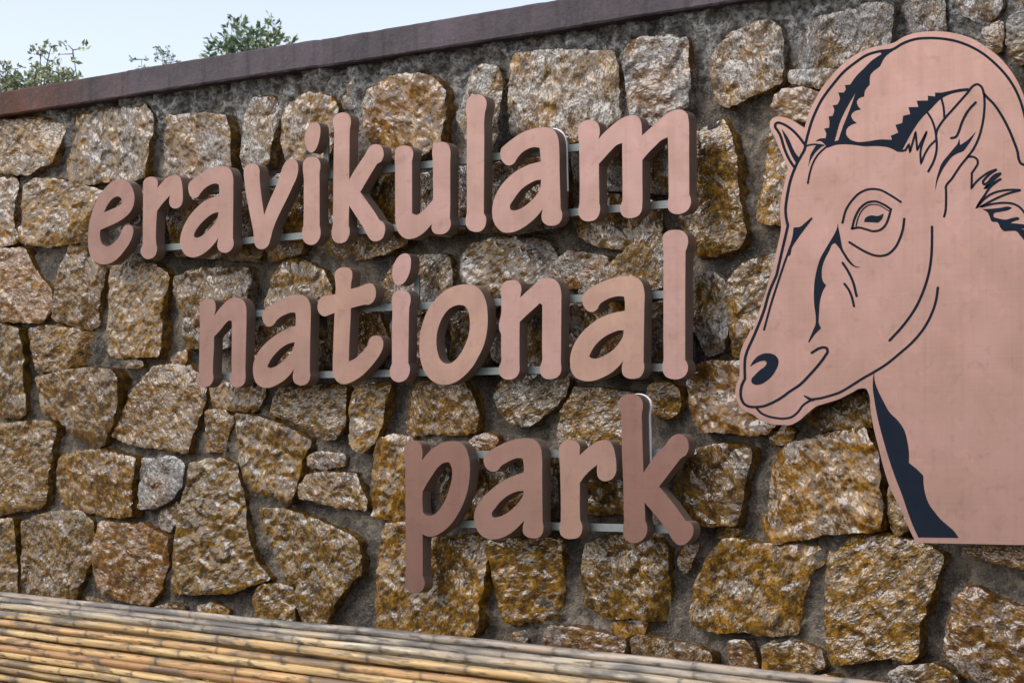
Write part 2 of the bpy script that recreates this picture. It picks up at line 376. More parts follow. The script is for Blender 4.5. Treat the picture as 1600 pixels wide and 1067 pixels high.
# letter, word index, place in the word, tint, outlines (first = outer, others = counters), extra solids
LETTERS = [
 ('e', 0, 0, 0.25, ["@T1 165,705! 240,672 330,630 400,585 450,535 480,480 492,420 488,350 470,295 440,250 400,225 360,215 320,220 270,245 220,290 170,350 130,420 100,490 75,570 58,640 48,720 45,800 50,880 65,945 95,990 130,1020 175,1035 230,1033 290,1010 345,965 395,905 440,840 470,775 482,720 480,690 465,665 440,655 410,660 385,680 370,715 355,750 330,790 300,822 265,848 225,862 195,850 175,825 165,790 160,750",
   "@T1 200,535! 215,500 240,455 270,415 300,392 330,383 355,392 368,415 370,440 360,458 320,482 270,505 225,525"]),
 ('r', 0, 1, 0.45, ["@T1 575,270 580,235 605,205 645,193 685,198 712,225 718,260 712,300! 750,255 800,205 850,180 895,175 930,195 945,235 955,300 958,370 955,430 940,470 910,495 875,500 845,485 828,455 826,420 832,375! 800,410 760,455 710,525! 705,600 700,700 700,800 702,835 710,870 705,920 685,960 650,980 610,985 575,965 553,925 552,890 570,845 572,800 572,700 573,600 574,450 575,350"]),
 ('a', 0, 2, 0.35, ["@T1 1012,330 1008,290 1020,250 1050,222 1100,190 1160,145 1230,108 1300,92 1360,92 1405,110 1430,150 1442,200 1443,300 1443,400 1442,550 1440,700 1440,785! 1447,820 1440,870 1415,905 1370,925 1330,918 1300,895 1288,860 1290,825 1298,785! 1270,825 1220,880 1160,930 1100,960 1040,968 990,950 955,910 935,860 930,800 940,740 960,680 995,610 1040,545 1100,480 1160,430 1230,395 1305,375! 1308,320 1303,270! 1280,260 1240,265 1190,290 1150,325 1125,355 1105,385 1075,400 1040,390 1020,362",
   "@T1 1300,535! 1270,540 1220,565 1160,615 1110,670 1080,715 1065,755 1072,775 1110,775 1160,745 1220,690 1265,635 1290,585"]),
 ('v', 0, 3, 0.4, ["@T2 50,470 55,430 80,405 115,398 150,410 165,445 165,490 170,560 182,660 198,770! 235,670 275,580 310,490 335,415 360,378 395,362 425,372 443,405 445,445 435,495 405,565 365,650 325,730 285,815 258,890 243,950 225,995 195,1017 165,1018 138,1000 125,960 120,900 105,820 85,720 65,610 55,530"]),
 ('i', 0, 4, 0.42, ["@T2 478,430 482,385 505,358 545,348 580,355 602,385 606,425 600,465 600,520 600,650 600,780 600,845! 607,885 603,930 580,970 545,988 510,982 482,955 472,915 475,870 482,845! 484,750 484,600 484,500 480,465"],
   ["@T2 545,105 580,98 600,120 606,165 600,215 585,270 565,305 540,320 515,305 500,275 490,230 492,190 505,150 525,118"], ((640, 215, 530),)),
 ('k', 0, 5, 0.35, ["@T2 695,95 705,60 735,35 775,28 805,38 825,70 827,105 820,145! 818,200 817,300 815,400 815,512! 850,450 890,390 930,330 952,290 975,265 1010,257 1045,270 1062,305 1062,350 1045,385 1020,400 990,445 945,520 895,605! 950,680 1000,750 1035,808! 1062,825 1075,855 1072,900 1050,945 1010,962 975,955 950,925 915,860 870,790 815,705! 812,780 811,845! 818,880 812,925 785,965 750,975 715,968 690,935 686,895 695,845! 696,750 698,600 700,450 702,300 705,200 705,150! 698,120"]),
 ('u', 0, 6, 0.2, ["@T3 75,450 80,415 105,395 145,390 180,398 202,430 202,465 195,495 195,550 195,650 195,750 195,860! 225,872 255,855 300,810 340,765! 340,700 339,600 338,500 335,420 345,385 380,367 420,366 448,385 460,420 460,500 460,650 460,800 458,895! 465,930 455,970 425,1000 385,1007 350,1000 330,970 330,938! 295,978 250,1015 205,1035 165,1040 125,1022 95,985 80,930 77,850 76,700 76,560"]),
 ('l', 0, 7, 0.3, ["@T3 570,110 580,65 610,42 650,35 690,47 712,80 712,120 702,160! 698,200 697,350 696,500 695,650 694,860! 708,885 710,920 697,962 665,988 630,990 595,978 570,945 566,905 575,860! 574,750 574,600 574,450 574,300 573,180 568,140"]),
 ('a', 0, 8, 0.3, ["@T3 808,440 815,410 840,385 890,345 960,300 1040,272 1110,262 1160,270 1195,300 1212,345 1218,420 1220,550 1224,700 1228,830! 1238,860 1235,900 1212,935 1170,948 1130,942 1100,915 1093,880 1100,835! 1060,885 1010,930 950,970 890,993 830,993 790,965 762,920 750,860 755,800 775,735 815,665 870,605 930,560 1000,525 1090,500! 1085,450 1080,407! 1050,402 1010,410 960,440 925,480 905,512 870,530 835,515 813,480",
   "@T3 1090,628! 1060,632 1010,655 950,700 905,760 875,820 880,835 920,838 970,815 1020,775 1060,730 1085,680"]),
 ('m', 0, 9, 0.15, ["@T4 228,240 235,195 265,165 310,147 350,147 390,170 410,215 412,260 402,305! 440,260 500,205 560,155 620,122 680,108 730,120 755,160 762,210 765,275! 810,235 870,180 930,125 990,85 1050,62 1100,65 1140,95 1153,150 1157,250 1157,400 1158,600 1158,765! 1172,810 1168,860 1140,905 1090,930 1040,933 1000,915 978,880 975,840 985,790! 984,700 983,550 981,400 978,293! 930,315 870,370 820,420 767,482! 767,600 768,750 767,850 760,905 735,945 695,963 650,967 610,955 585,920 580,875 600,820! 600,700 599,550 598,450 597,342! 560,355 500,410 450,465 405,515! 406,650 408,750 408,835! 415,880 408,930 380,975 330,993 285,990 250,965 232,920 235,870 242,840! 243,700 241,550 238,400 235,310"]),
 ('n', 1, 0, 0.25, ["@T5 62,370 70,330 100,303 145,296 180,310 192,345 192,380 183,430! 215,385 260,335 300,300 345,287 395,293 425,320 441,365 443,430 440,600 437,750 435,900 436,930 430,975 405,1005 370,1017 335,1008 310,980 303,945 318,905 320,800 322,650 323,540 322,480! 305,473 275,495 235,545 180,605! 178,700 172,800 170,900! 175,935 165,975 140,1005 100,1015 65,1010 42,980 42,945 55,900! 57,800 60,650 63,500"]),
 ('a', 1, 1, 0.6, ["@T5 572,430 582,395 610,368 660,335 720,300 790,270 860,262 905,268 940,295 960,335 965,400 963,550 960,700 958,885! 962,915 955,955 935,985 900,1000 865,997 835,980 820,945 820,910 828,870! 790,920 740,965 680,1000 620,1020 570,1015 530,990 505,945 495,890 497,830 515,770 550,710 600,655 660,605 730,560 790,530 840,515! 843,470 840,412! 815,408 770,420 720,445 690,470 670,500 645,520 615,522 588,500 573,465",
   "@T5 833,650! 805,655 750,680 700,720 655,770 625,820 615,850 630,858 665,850 710,825 760,780 800,735 825,690"]),
 ('t', 1, 2, 0.8, ["@T5 1158,110 1165,75 1195,48 1240,40 1280,48 1302,80 1303,120 1295,165 1292,215! @T6 80,288 130,270 170,255 200,258 222,285 230,320 225,365 205,400 175,418 150,418 100,428 40,445! 38,520 33,620 28,720 25,845! 60,830 110,790 150,745 170,715 175,685 195,660 230,650 262,658 283,690 285,730 268,780 230,840 180,900 130,950 80,985 30,1010 @T5 1250,990 1205,985 1165,950 1147,900 1143,830 1147,700 1152,550 1158,412! 1115,428 1075,440 1040,420 1022,385 1022,335 1040,295 1070,272 1110,268 1165,258! 1167,200 1165,165"]),
 ('i', 1, 3, 0.05, ["@T6 347,390 355,345 380,315 425,305 465,315 490,350 492,395 483,435! 480,500 478,600 477,700 475,860! 487,890 485,930 465,975 430,1000 390,1003 355,985 335,945 335,905 350,865! 350,750 350,600 353,500 353,440!"],
   ["@T6 440,30 475,35 493,65 495,110 487,165 468,215 440,255 405,272 375,262 358,225 352,180 360,125 380,80 408,45"], ((650, 430, 480),)),
 ('o', 1, 4, 0.75, ["@T6 920,263 970,270 1015,300 1045,345 1065,400 1075,470 1077,550 1068,640 1045,730 1005,815 960,890 900,955 840,1000 775,1022 710,1020 650,990 605,940 575,870 560,790 557,710 565,630 585,550 615,470 660,400 720,335 790,290 855,268",
   "@T6 865,420 900,428 925,460 937,510 940,570 930,650 905,720 870,785 830,835 790,860 750,860 720,835 698,780 688,710 692,640 710,570 740,505 785,450 825,428"]),
 ('n', 1, 5, 0.12, ["@T7 122,200 130,150 160,115 210,100 260,102 295,130 308,175 303,215 297,250! 340,210 400,155 450,110 500,85 550,80 600,95 640,140 655,200 657,300 656,500 655,700 654,830 657,870 648,920 615,955 570,967 520,965 485,940 470,900 470,860 485,815 487,700 488,500 489,400 489,320! 472,305 440,330 390,375 340,420 292,468! 290,600 290,750 290,835! 292,870 285,915 255,955 205,972 155,965 120,935 105,895 112,855 125,825 127,700 128,575! 112,530 108,490 118,440 127,400 130,300 130,250"]),
 ('a', 1, 6, 0.85, ["@T8 120,490 125,455 145,430 190,400 250,370 320,345 390,333 440,335 485,352 510,385 520,430 520,550 518,700 516,885! 521,915 515,950 495,980 455,993 415,990 385,970 375,935 377,905 384,880! 350,920 300,960 240,990 180,1008 125,1005 80,985 52,945 43,890 48,830 75,760 120,695 180,640 250,595 320,570 395,555! 395,510 390,468! 365,464 320,470 270,490 235,515 220,545 190,565 155,558 130,525",
   "@T8 387,683! 360,683 310,700 250,735 205,780 175,830 168,850 185,862 220,860 270,840 320,805 360,760 383,715"]),
 ('l', 1, 7, 0.1, ["@T8 637,110 642,70 670,45 715,38 760,43 795,75 802,115 785,180! 784,300 783,450 783,600 783,750 783,870! 798,900 800,935 780,975 740,995 700,995 660,980 637,940 637,900 643,870! 642,750 642,600 642,450 642,300 642,180 640,140"]),
 ('p', 2, 0, 0.4, ["@T9 45,130 55,95 85,75 120,75 150,95 160,130 160,195! 195,150 240,110 295,83 350,76 400,85 435,120 452,170 460,240 458,310 445,390 420,465 385,535 340,600 290,645 240,672 195,677 162,662! 163,720 163,800 163,925! 175,960 170,1000 145,1027 110,1032 75,1020 55,985 52,950 55,920! 55,800 55,650 54,500 53,350 50,200",
   "@T9 162,395! 195,335 225,290 260,240 300,213 330,213 343,240 347,290 335,360 315,420 285,480 250,525 215,545 185,543 165,525! 161,460"]),
 ('a', 2, 1, 0.55, ["@T9 545,200 553,165 580,140 640,105 710,75 780,60 840,60 880,78 905,115 913,170 915,300 916,450 918,585! 923,620 915,660 890,685 855,688 820,680 795,655 792,620 800,578! 760,620 710,660 650,688 590,695 545,680 510,645 490,595 485,545 500,490 540,430 600,375 660,330 720,300 798,272! 798,230 792,188! 770,183 730,192 690,212 655,235 638,258 610,270 580,262 555,235",
   "@T9 797,390! 765,392 715,410 665,445 625,490 598,540 603,553 640,552 690,530 740,490 775,450 795,412"]),
 ('r', 2, 2, 0.75, ["@T10 95,410 100,375 125,350 165,337 205,345 228,370 230,405 228,435! 265,400 310,365 355,342 395,338 425,350 445,385 458,440 464,500 460,550 440,585 410,600 375,600 345,575 338,535 340,498! 300,530 265,565 230,612! 230,700 230,780 232,850! 245,885 242,930 220,962 180,972 140,970 110,950 98,910 100,880 107,855! 107,750 104,600 100,480"]),
 ('k', 2, 3, 0.3, ["@T10 478,110 485,75 515,50 555,42 600,52 630,85 635,125 628,170 630,250 632,350 635,450 638,545! 680,480 730,415 780,365 800,335 835,305 870,298 905,315 925,350 927,395 910,435 880,455 840,505 790,570 738,637! 790,695 850,770 910,855! 940,865 958,900 955,945 930,985 895,1010 860,1010 830,985 790,920 730,840 645,740! 648,800 650,855! 662,890 658,940 630,980 590,998 545,992 515,965 505,915 512,860! 510,750 507,600 500,450 497,300 495,170!"]),
]
# mounting rails: (x0, y0) - (x1, y1) centre lines
RAILS = [((330, 296.5), (965, 223), 0, 'upper'), ((205, 391.5), (1050, 318.5), 0, 'lower'),
         ((385, 490.5), (1047, 459.5), 1, 'upper'), ((330, 589), (1058, 573.5), 1, 'lower'),
         ((722, 710), (1078, 706.5), 2, 'upper'), ((712, 818), (1066, 827), 2, 'lower')]

PANEL = "@G2 95,290 100,235 130,190 180,170 240,172 310,190 380,222 440,262 510,305! 540,190 580,80 620,0 @A 330,560 400,470 480,390 570,330 660,295 740,280 785,268 850,230 930,205 1010,197 1090,198 1180,212 1270,240 1350,285 1430,345 1500,420 1560,510 1600,600 @P 1618,195 1632,250 1640,300 1655,350 1680,410 1700,490 1708,600 1710,720 1710,855! 1600,851.5! 1431,848! @D 880,100 840,0 @C 770,930 720,780 690,660 660,540 640,420 628,325 612,295 580,292 520,320 440,360 360,385 300,405 250,445 190,495 140,520 80,520 @G1 500,972 430,970 350,955 280,925 225,880! 180,860 130,838 90,795 65,740 52,680 58,610 78,555 90,500 90,420 93,340 105,280 130,215 170,140 205,70 @G6 100,960 150,840 190,720 215,630 240,540 265,430 288,300 282,240 282,170 295,90 @G2 280,930 300,850 312,810 295,750 250,640 200,530 160,430 120,350"

INLAYS = [
 ['horns', "@A 790,312! 745,316 700,324 710,340! 650,380 600,430 550,480 515,530! 480,535! 486,560 475,580! 440,580! 450,620 435,655! 405,660! 415,690 405,725! 380,730! 385,770 382,800! 352,805! 365,840 360,865! 325,868 295,885! 330,884 355,905 372,925! 420,908 470,903 520,905 600,915 700,915 760,925 810,950! 850,950! 840,935! 870,880 910,810 960,740 1020,680 1080,620 1140,590 1200,576 1250,570! 1255,552! 1200,557 1130,571 1080,581 1045,580! 1045,605! 1000,600! 1000,630! 930,632! 940,670! 878,672! 890,715! 845,725! 840,770! 797,783! 815,830! 768,850! 775,875! 700,873 620,885 560,888 510,870 488,840 490,810 515,785 555,770! 530,750 520,720 535,700 580,685! 560,660 555,635 570,615 600,605! 605,570 635,530! 640,470 700,415! 730,360",
   "@A 550,575! 500,660 455,750 415,885! 440,878! 470,790 510,690"],
 ['nostril', "@G1 190,430! 215,385 255,340 310,312 370,308 420,325 450,365 450,410 430,460 390,520 340,565 285,595 235,598 205,578 205,545 230,515 280,465 330,425 345,400 335,380 300,378 250,395 215,415"],
 ['ear', "@G2 240,320! 290,385 330,450 360,520 400,600 445,660! 430,700 412,728! 370,660 330,570 290,470 255,370"],
 ['brow', "@G2 650,512! 742,512! 690,550 640,600 600,660 570,720 558,762! 570,680 590,610 620,560"],
 ['lip', "@G1 690,694! 720,706 760,722 820,722! 775,750 740,747! 715,727 688,706!"],
 ['neck', "@C 662,185! 668,250 690,310 720,370 760,440 810,490 850,550 870,620 880,690 880,755! 930,795 970,835! 972,890 985,960 1010,1020 1045,1067 @D 1075,40 1120,80 1160,115 1192,160! 940,157! 905,80 875,0 @C 840,960 790,830 750,710 715,590 685,470 665,360 655,270"],
 ['muzzle', "@G6 370,310! 410,306 450,275 486,245! 492,252! 440,320 395,382 358,440 338,492 328,490! 340,445 362,370"],
 ['cheek', "@G5 260,128! 266,170 280,240 295,320 310,390 350,460 400,530 440,570 495,583! 460,588 420,575 370,530 310,440 265,370 225,335 205,345 175,405 130,490 100,570 92,650 100,720 138,772! 110,820 85,890 70,970 65,1040 @G6 530,890 530,920 545,955! 510,990 468,1047! 463,1043! 490,980 510,930 512,890 502,800 500,720 510,620 @G5 45,600 80,490 130,400 190,300 235,220 255,170"],
 ['pupil', "@B 600,320! 610,295 640,280 690,282 722,268! 715,295 690,322 650,322"],
 ['ear', "@G3 855,515! 820,580 780,640 740,690 690,710 640,740 590,800 540,880 505,960 483,1045! 490,970 510,890 545,800 600,730 650,670 690,620 705,575! 712,635! 780,590"],
 ['mane', "@G4 630,712! 720,710 820,700 920,690 940,700 920,715 830,740 750,765 750,790 800,810 870,822 950,805 1010,800 1020,815 980,835 930,855 1000,865 1067,872 1150,885! 1150,900! 1035,920! 1067,925 1150,935! 1160,1130! 1067,1035 1030,990 990,945 920,940 855,940 825,910 790,850 730,840 710,790 690,750"],
]
# strokes: half width (survey px), closed?, points
STROKES = [
 (2.0, "@G2 520,505 560,350 600,220 650,100 700,0 @A 410,525 470,455 550,390 620,345 700,322 780,310 840,275 920,247 1000,240 1080,243 1170,258 1260,290 1340,335 1420,400 1490,475 1540,550 1580,640 1603,720 @P 1605,205 1607,235 1603,254 @G3 1304,815 1278,806 1258,770 1245,700 1210,600 1160,480 1090,350 1020,250 960,190 938,165"),
 (2.0, "@G2 397,785 340,700 290,600 255,500 225,400 185,330 162,295 165,262 190,245 240,255 310,290 380,345 450,420 515,505"),
 (2.0, "@G2 520,500 518,540 470,640 425,720 390,800 350,910 315,1060 @G6 325,130 318,190 322,250 333,298! 300,440 260,615! 215,720 180,840 130,970 @G1 165,280! 145,350 140,450 142,545! 115,600 103,660 107,720 135,775 180,800 240,805 310,798 390,768 470,725 560,660 650,600 740,510 820,420 880,340 908,285 900,262 870,253 830,262 790,285 762,303"),
 (1.3, "@G2 530,522 590,505 650,503 738,514"),
 (1.3, "@G2 785,520 720,575 660,640 610,730 575,840 550,965"),
 (1.7, "@G1 248,812 285,855 340,885 420,905 510,912 580,895 630,855 680,790 730,755 775,737"),
 (1.9, "@G1 760,735 850,722 930,700 1020,670 1100,625 @C 590,230 660,190 740,140 820,75 905,0 @B 970,990 1020,900 1050,810 1062,730"),
 (1.9, "@B 760,1060 850,960 920,860 975,740 1005,640 1022,520 1025,430 1025,350"),
 (1.5, "@G6 350,430 310,540 270,660 225,800 180,965"),
 (1.8, "@G5 312,540 370,630 420,740 457,885"),
 (1.8, "@G5 330,757 375,820 405,890 430,990"),
 (1.7, "@B 465,325 490,240 530,180 580,135 640,115 700,120 760,150 830,195"),
 (1.8, "@G5 382,325 470,380 560,430 640,460 710,467 780,450 850,390 910,280 940,180 953,80"),
 (1.7, "@B 525,362! 545,290 580,230 620,200 670,192 720,210 768,240! 755,290 730,345 700,370 660,378 610,365 570,355 525,362"),
 (0.8, "@B 550,345 565,290 595,240 635,213 680,212 755,250"),
 (1.8, "@G3 418,878 465,790 493,690 495,600 490,545 498,500 525,450 570,388 640,310 720,220 790,140 830,90 870,72 905,90 928,140 938,230 935,330 915,460 880,580 830,680 785,740 720,820 640,940 580,1030 @G4 255,515! 255,640 248,740 235,790"),
 (1.6, "@G3 400,318 450,400 480,490 490,555"),
 (1.6, "@G3 540,205 560,290 567,385"),
 (1.8, "@G3 857,240 800,300 755,370 720,450 700,510 670,560 630,570"),
 (1.5, "@G3 160,690 205,682! 238,628! 248,698! 300,515! 315,680! 402,512! 345,700 350,805! 385,720 430,645 485,590"),
 (1.7, "@G4 485,170 540,170 580,200 585,240 560,285 523,340! 522,420 520,495! 570,430 640,370 700,330 775,302"),
 (1.9, "@G4 775,305 715,345 665,395 640,432 650,455 685,442 725,395 775,355 820,342"),
 (1.9, "@G4 820,348 760,400 715,440 660,498! 740,450 822,402"),
 (1.7, "@G4 800,415 720,480 650,580 590,670 575,700! 640,620 740,550 850,520 940,512 1025,515"),
 (1.7, "@G4 1025,518 920,545 800,592 700,642 615,690! 740,660 860,648 960,660 1030,700 1067,745 1100,800"),
]
# ---------------------------------------------------------------- the wall's stones, as they lie in the wall
# rust 0..1, tone, outline
STONES = """
.6 -55,200 0,190 60,184 92,196 90,222 79,254 60,260 43,272 11,269 -55,262
.45 110,180 160,172 225,165 238,185 236,215 231,245 228,275 200,284 160,283 143,288 120,286 101,279 100,252 112,232 115,202
.3 262,182 300,178 352,182 360,200 360,262 352,290 300,300 256,296 253,260 256,225
.3 382,175 392,155 418,152 432,165 430,190 423,225 420,256 400,262 380,262 378,220
.4 445,180 455,160 480,146 515,152 524,170 520,200 515,235 490,255 450,255 440,220
.4 562,165 575,140 612,121 650,118 675,122 697,145 695,180 687,222 660,240 620,250 590,245 572,215 565,190
.3 528,140 552,128 558,145 553,166 535,170 526,158
.25 714,185 718,172 730,150 732,120 750,104 775,106 783,125 778,160 773,215 760,250 735,255 728,210
.25 798,110 806,86 850,80 905,80 952,82 960,110 961,150 963,188 930,215 870,225 815,220 797,205 796,150
.3 975,70 1000,60 1045,58 1070,62 1071,95 1076,125 1070,165 1050,190 1010,195 985,175 978,130 972,100
.3 1110,100 1118,78 1138,56 1170,40 1200,32 1220,48 1222,90 1220,128 1200,138 1171,150 1136,167 1114,155 1112,125
.15 1231,95 1234,70 1250,45 1275,30 1320,20 1370,6 1394,12 1392,45 1386,75 1350,95 1305,102 1260,106 1240,106
.15 1232,114 1250,112 1290,108 1312,110 1300,130 1282,137 1255,132 1236,126
.3 1206,168 1210,152 1224,142 1255,139 1280,146 1275,170 1262,188 1237,186 1215,178
.15 1417,0 1425,-15 1470,-18 1474,15 1475,48 1450,56 1423,52 1417,25
.1 1497,0 1510,-20 1560,-22 1562,10 1550,28 1530,33 1508,26
.15 1535,48 1562,34 1566,60 1560,80 1545,75
.15 1575,30 1620,10 1625,90 1590,100 1572,70
.5 -40,285 0,278 14,275 20,285 20,310 17,345 25,375 0,387 -45,390
.7 40,292 55,281 85,281 110,288 140,293 162,300 165,340 158,368 120,376 76,384 40,382 32,374 36,330
.3 180,300 205,296 245,305 258,330 256,385 230,398 205,392 185,360
.4 268,312 340,306 402,300 405,390 395,406 330,402 275,398 266,350
.5 412,300 435,275 485,268 488,350 465,392 440,401 410,405
.7 495,300 540,275 580,268 640,262 645,340 637,380 605,395 550,406 495,404 490,370
.3 655,275 690,262 735,262 742,300 738,350 700,368 655,365
.3 760,270 800,240 850,236 880,242 885,320 870,350 800,365 760,360
.6 890,330 930,306 990,304 1027,320 1030,360 1000,378 975,389 935,383 905,370
.2 892,235 940,225 1000,208 1050,205 1058,280 1040,302 1000,298 930,296 895,304
.8 1075,215 1095,198 1122,186 1138,212 1152,250 1150,285 1158,330 1163,365 1150,387 1120,397 1087,398 1062,352 1060,300 1070,250
.6 1200,215 1222,200 1240,250 1240,290 1235,345 1205,350 1185,345 1183,325 1195,290
.7 -50,392 0,389 36,389 52,425 77,455 76,482 65,502 30,502 -50,497
.75 110,387 135,392 142,405 162,422 160,442 151,480 150,507 137,514 112,509 78,497 87,447 97,415
.7 175,417 205,412 240,414 260,432 255,457 247,492 250,517 246,555 210,557 175,555 167,546 170,480 170,455
.6 272,437 300,423 345,420 386,420 388,440 382,480 380,530 340,545 290,542 287,495 277,465
.5 412,470 425,430 440,408 465,405 505,425 522,450 515,480 480,500 430,505 410,495
.35 598,440 615,415 655,400 697,400 703,440 695,475 650,490 605,480
.4 721,402 735,385 765,374 810,372 850,378 860,402 857,432 830,460 790,470 757,458 724,436
.05 862,415 890,395 930,398 950,407 930,430 900,450 865,445
.45 905,455 935,428 985,387 1020,366 1050,372 1050,440 1010,455 950,460 910,462
.4 395,512 470,508 500,520 500,575 480,588 420,586 395,560
.5 512,492 590,490 600,520 590,570 530,580 510,560
.4 610,502 660,496 690,500 695,560 650,580 612,570
.3 705,490 755,484 765,540 750,582 705,575
.3 775,482 860,480 880,520 875,575 800,580 770,560
.5 890,480 960,475 985,510 980,570 920,580 890,560
.3 995,480 1060,470 1075,520 1070,560 1010,575 992,540
.15 1085,440 1110,425 1130,440 1138,480 1134,520 1128,545 1100,555 1085,520
.6 1137,440 1160,415 1195,402 1225,400 1225,470 1190,540 1160,560 1143,555 1140,500
.8 -50,515 0,508 30,515 35,540 33,590 37,625 38,648 12,652 -50,648
.8 47,516 75,510 115,515 147,527 150,548 135,564 95,574 60,583 52,559
.85 52,591 87,582 140,576 180,579 187,594 184,634 179,659 155,694 135,699 128,692 100,666 62,641
.95 235,574 287,566 297,581 315,591 319,621 312,646 302,674 295,706 250,699 215,696 176,681 187,651 202,621 217,601
.7 327,601 390,599 390,619 385,641 370,641 330,631
.6 393,608 412,604 412,620 400,640 392,642
.8 322,643 350,640 365,656 357,674 350,704 322,704
.8 370,648 400,654 437,664 480,689 477,699 467,719 457,774 452,785 425,774 400,766 385,754 375,714
.8 422,639 435,609 475,604 520,602 542,606 539,639 540,664 525,684 507,686 475,669 450,654 420,648
.8 553,606 580,600 607,600 600,629 597,661 585,689 565,706 550,694 545,646 547,625
.5 482,714 500,706 537,711 537,726 505,731 481,726
.7 475,744 507,739 550,741 560,759 572,784 572,796 525,789 467,776 467,759
.85 582,760 585,725 593,690 612,680 640,684 655,720 660,790 640,814 600,811 582,806
.75 635,609 650,599 725,599 740,624 747,654 740,674 705,678 670,675 637,680 632,669
.4 732,690 755,680 775,686 770,700 745,704
.4 775,610 790,590 840,588 885,592 882,612 860,638 828,664 800,661 782,640
.5 882,639 900,606 950,610 990,616 995,680 970,695 915,700 872,690 873,674
.75 1012,604 1032,596 1060,609 1063,634 1050,649 1025,651 1014,640
.7 1075,584 1095,567 1150,566 1205,590 1215,655 1200,675 1167,677 1125,671 1095,674 1082,644 1076,610
.6 1050,755 1065,725 1088,703 1125,694 1172,704 1164,740 1155,790 1147,818 1105,821 1070,805 1048,785
.6 690,715 740,705 760,740 755,800 715,812 690,790
.4 770,715 830,705 860,720 865,780 850,805 790,815 765,790
.6 875,722 960,712 985,760 980,800 930,803 880,790
.45 1181,745 1190,722 1226,697 1295,679 1350,667 1358,690 1371,706 1374,740 1380,795 1376,829 1325,829 1282,833 1250,841 1215,847 1198,842 1184,815 1179,780
.4 1250,652 1290,637 1350,608 1375,640 1372,662 1330,668 1280,670
.4 1205,680 1225,668 1240,672 1236,686 1222,692 1206,690
.3 1392,740 1430,745 1445,800 1430,822 1400,835 1388,800
.8 -50,668 0,664 56,660 78,659 87,668 82,692 82,712 74,742 70,783 58,792 25,797 0,803 -50,806
.8 88,738 93,715 118,707 156,704 190,712 212,717 211,740 206,765 205,803 180,808 150,803 120,795 98,790 87,771
.1 219,718 265,714 285,726 285,759 275,774 247,791 217,794 215,760
.5 252,796 275,786 283,790 276,812 265,830 250,822 246,810
.85 295,726 322,718 350,719 365,729 367,746 375,766 380,799 382,825 392,857 400,882 420,905 400,910 360,925 295,927 265,925 270,870 277,825 287,771
.65 32,817 50,809 75,801 125,799 145,817 145,837 140,875 130,900 117,935 75,932 40,925 32,875
.7 155,815 190,820 225,820 245,832 262,842 260,875 250,920 230,945 180,935 155,925 146,895 148,850
.6 -50,814 0,813 20,812 22,850 25,927 0,935 -50,935
.4 228,954 262,944 285,950 290,985 240,990
.4 305,950 330,942 355,952 358,990 310,990
.7 395,935 405,916 430,914 457,918 459,945 461,985 430,995 400,985
.95 405,796 440,796 470,806 525,827 560,847 564,872 565,895 540,917 525,940 505,976 495,1000 480,985 462,940 462,912 446,905 437,875 415,837
.9 597,820 632,817 690,842 750,837 757,850 755,920 747,940 749,970 742,990 700,1000 660,992 590,985 586,940 587,905 591,870
.9 762,844 800,843 875,842 876,865 875,925 872,960 862,970 820,970 810,974 790,970 780,950 772,900 765,865
.85 915,852 950,838 1025,842 1040,855 1041,900 1039,950 1032,970 992,965 950,963 932,955 913,940 910,900
.6 957,973 985,969 1008,972 1004,988 975,992 958,986
.6 853,990 860,978 900,983 945,993 973,1001 970,1025 900,1025 852,1015
.3 980,1000 1000,995 1045,1003 1090,1013 1112,1021 1110,1045 1040,1045 985,1025
.5 1138,1004 1160,1001 1175,1016 1183,1045 1145,1045
.7 1137,842 1200,853 1232,848 1275,857 1285,872 1260,897 1250,940 1246,962 1242,990 1200,992 1162,985 1120,985 1088,975 1083,960 1088,915 1112,870 1125,850
.7 1295,842 1320,831 1355,830 1390,837 1430,848 1457,855 1472,870 1462,905 1450,940 1437,975 1435,1025 1422,1031 1395,1025 1350,1032 1305,1036 1297,1030 1292,987 1287,937 1288,890
.6 1505,920 1522,917 1557,940 1590,950 1660,960 1660,1080 1560,1075 1510,1055 1495,1035 1473,1022 1477,975 1490,940
.8 1500,838 1560,842 1640,840 1640,880 1600,889 1550,875 1510,864
.3 1390,1050 1420,1042 1460,1037 1495,1062 1490,1095 1400,1095
.3 1392,1036 1410,1031 1440,1041 1436,1047 1410,1046
.6 1122,829 1135,824 1155,829 1140,839 1124,841
.3 1062,872 1072,852 1088,850 1080,877 1070,895 1062,885
.3 800,990 820,986 822,1002 802,1004
.5 190,563 205,560 222,568 215,574 195,573
.5 265,560 280,551 290,549 290,566 270,566
.3 1190,1010 1235,1005 1275,1012 1285,1040 1240,1065 1195,1050
"""
# ---------------------------------------------------------------- ground and hillside
def sheet(name, x0, x1, y0, y1, nx, ny, fz, mat):
    xs, ys = np.linspace(x0, x1, nx + 1), np.linspace(y0, y1, ny + 1)
    V = [(x, y, fz(x, y)) for y in ys for x in xs]
    F = [(j * (nx + 1) + i, j * (nx + 1) + i + 1, (j + 1) * (nx + 1) + i + 1, (j + 1) * (nx + 1) + i) for j in range(ny) for i in range(nx)]
    return mesh_obj(name, V, F, mat, smooth=True)
g = sheet('ground', -400, 400, -400, 0.2, 60, 30, lambda x, y: 0.0, MAT['ground']); tag(g, kind='structure')
def hill_z(x, y):
    return 2.35 + 0.105 * min(y, 40) + 0.25 * noise.noise((x * 0.2, y * 0.2, 3.1)) * min(1, y / 2) - 0.004 * max(0, x + 8) * min(y, 30)
g = sheet('hillside', -90, 60, 0.42, 90, 75, 60, hill_z, MAT['hill']); tag(g, kind='structure')

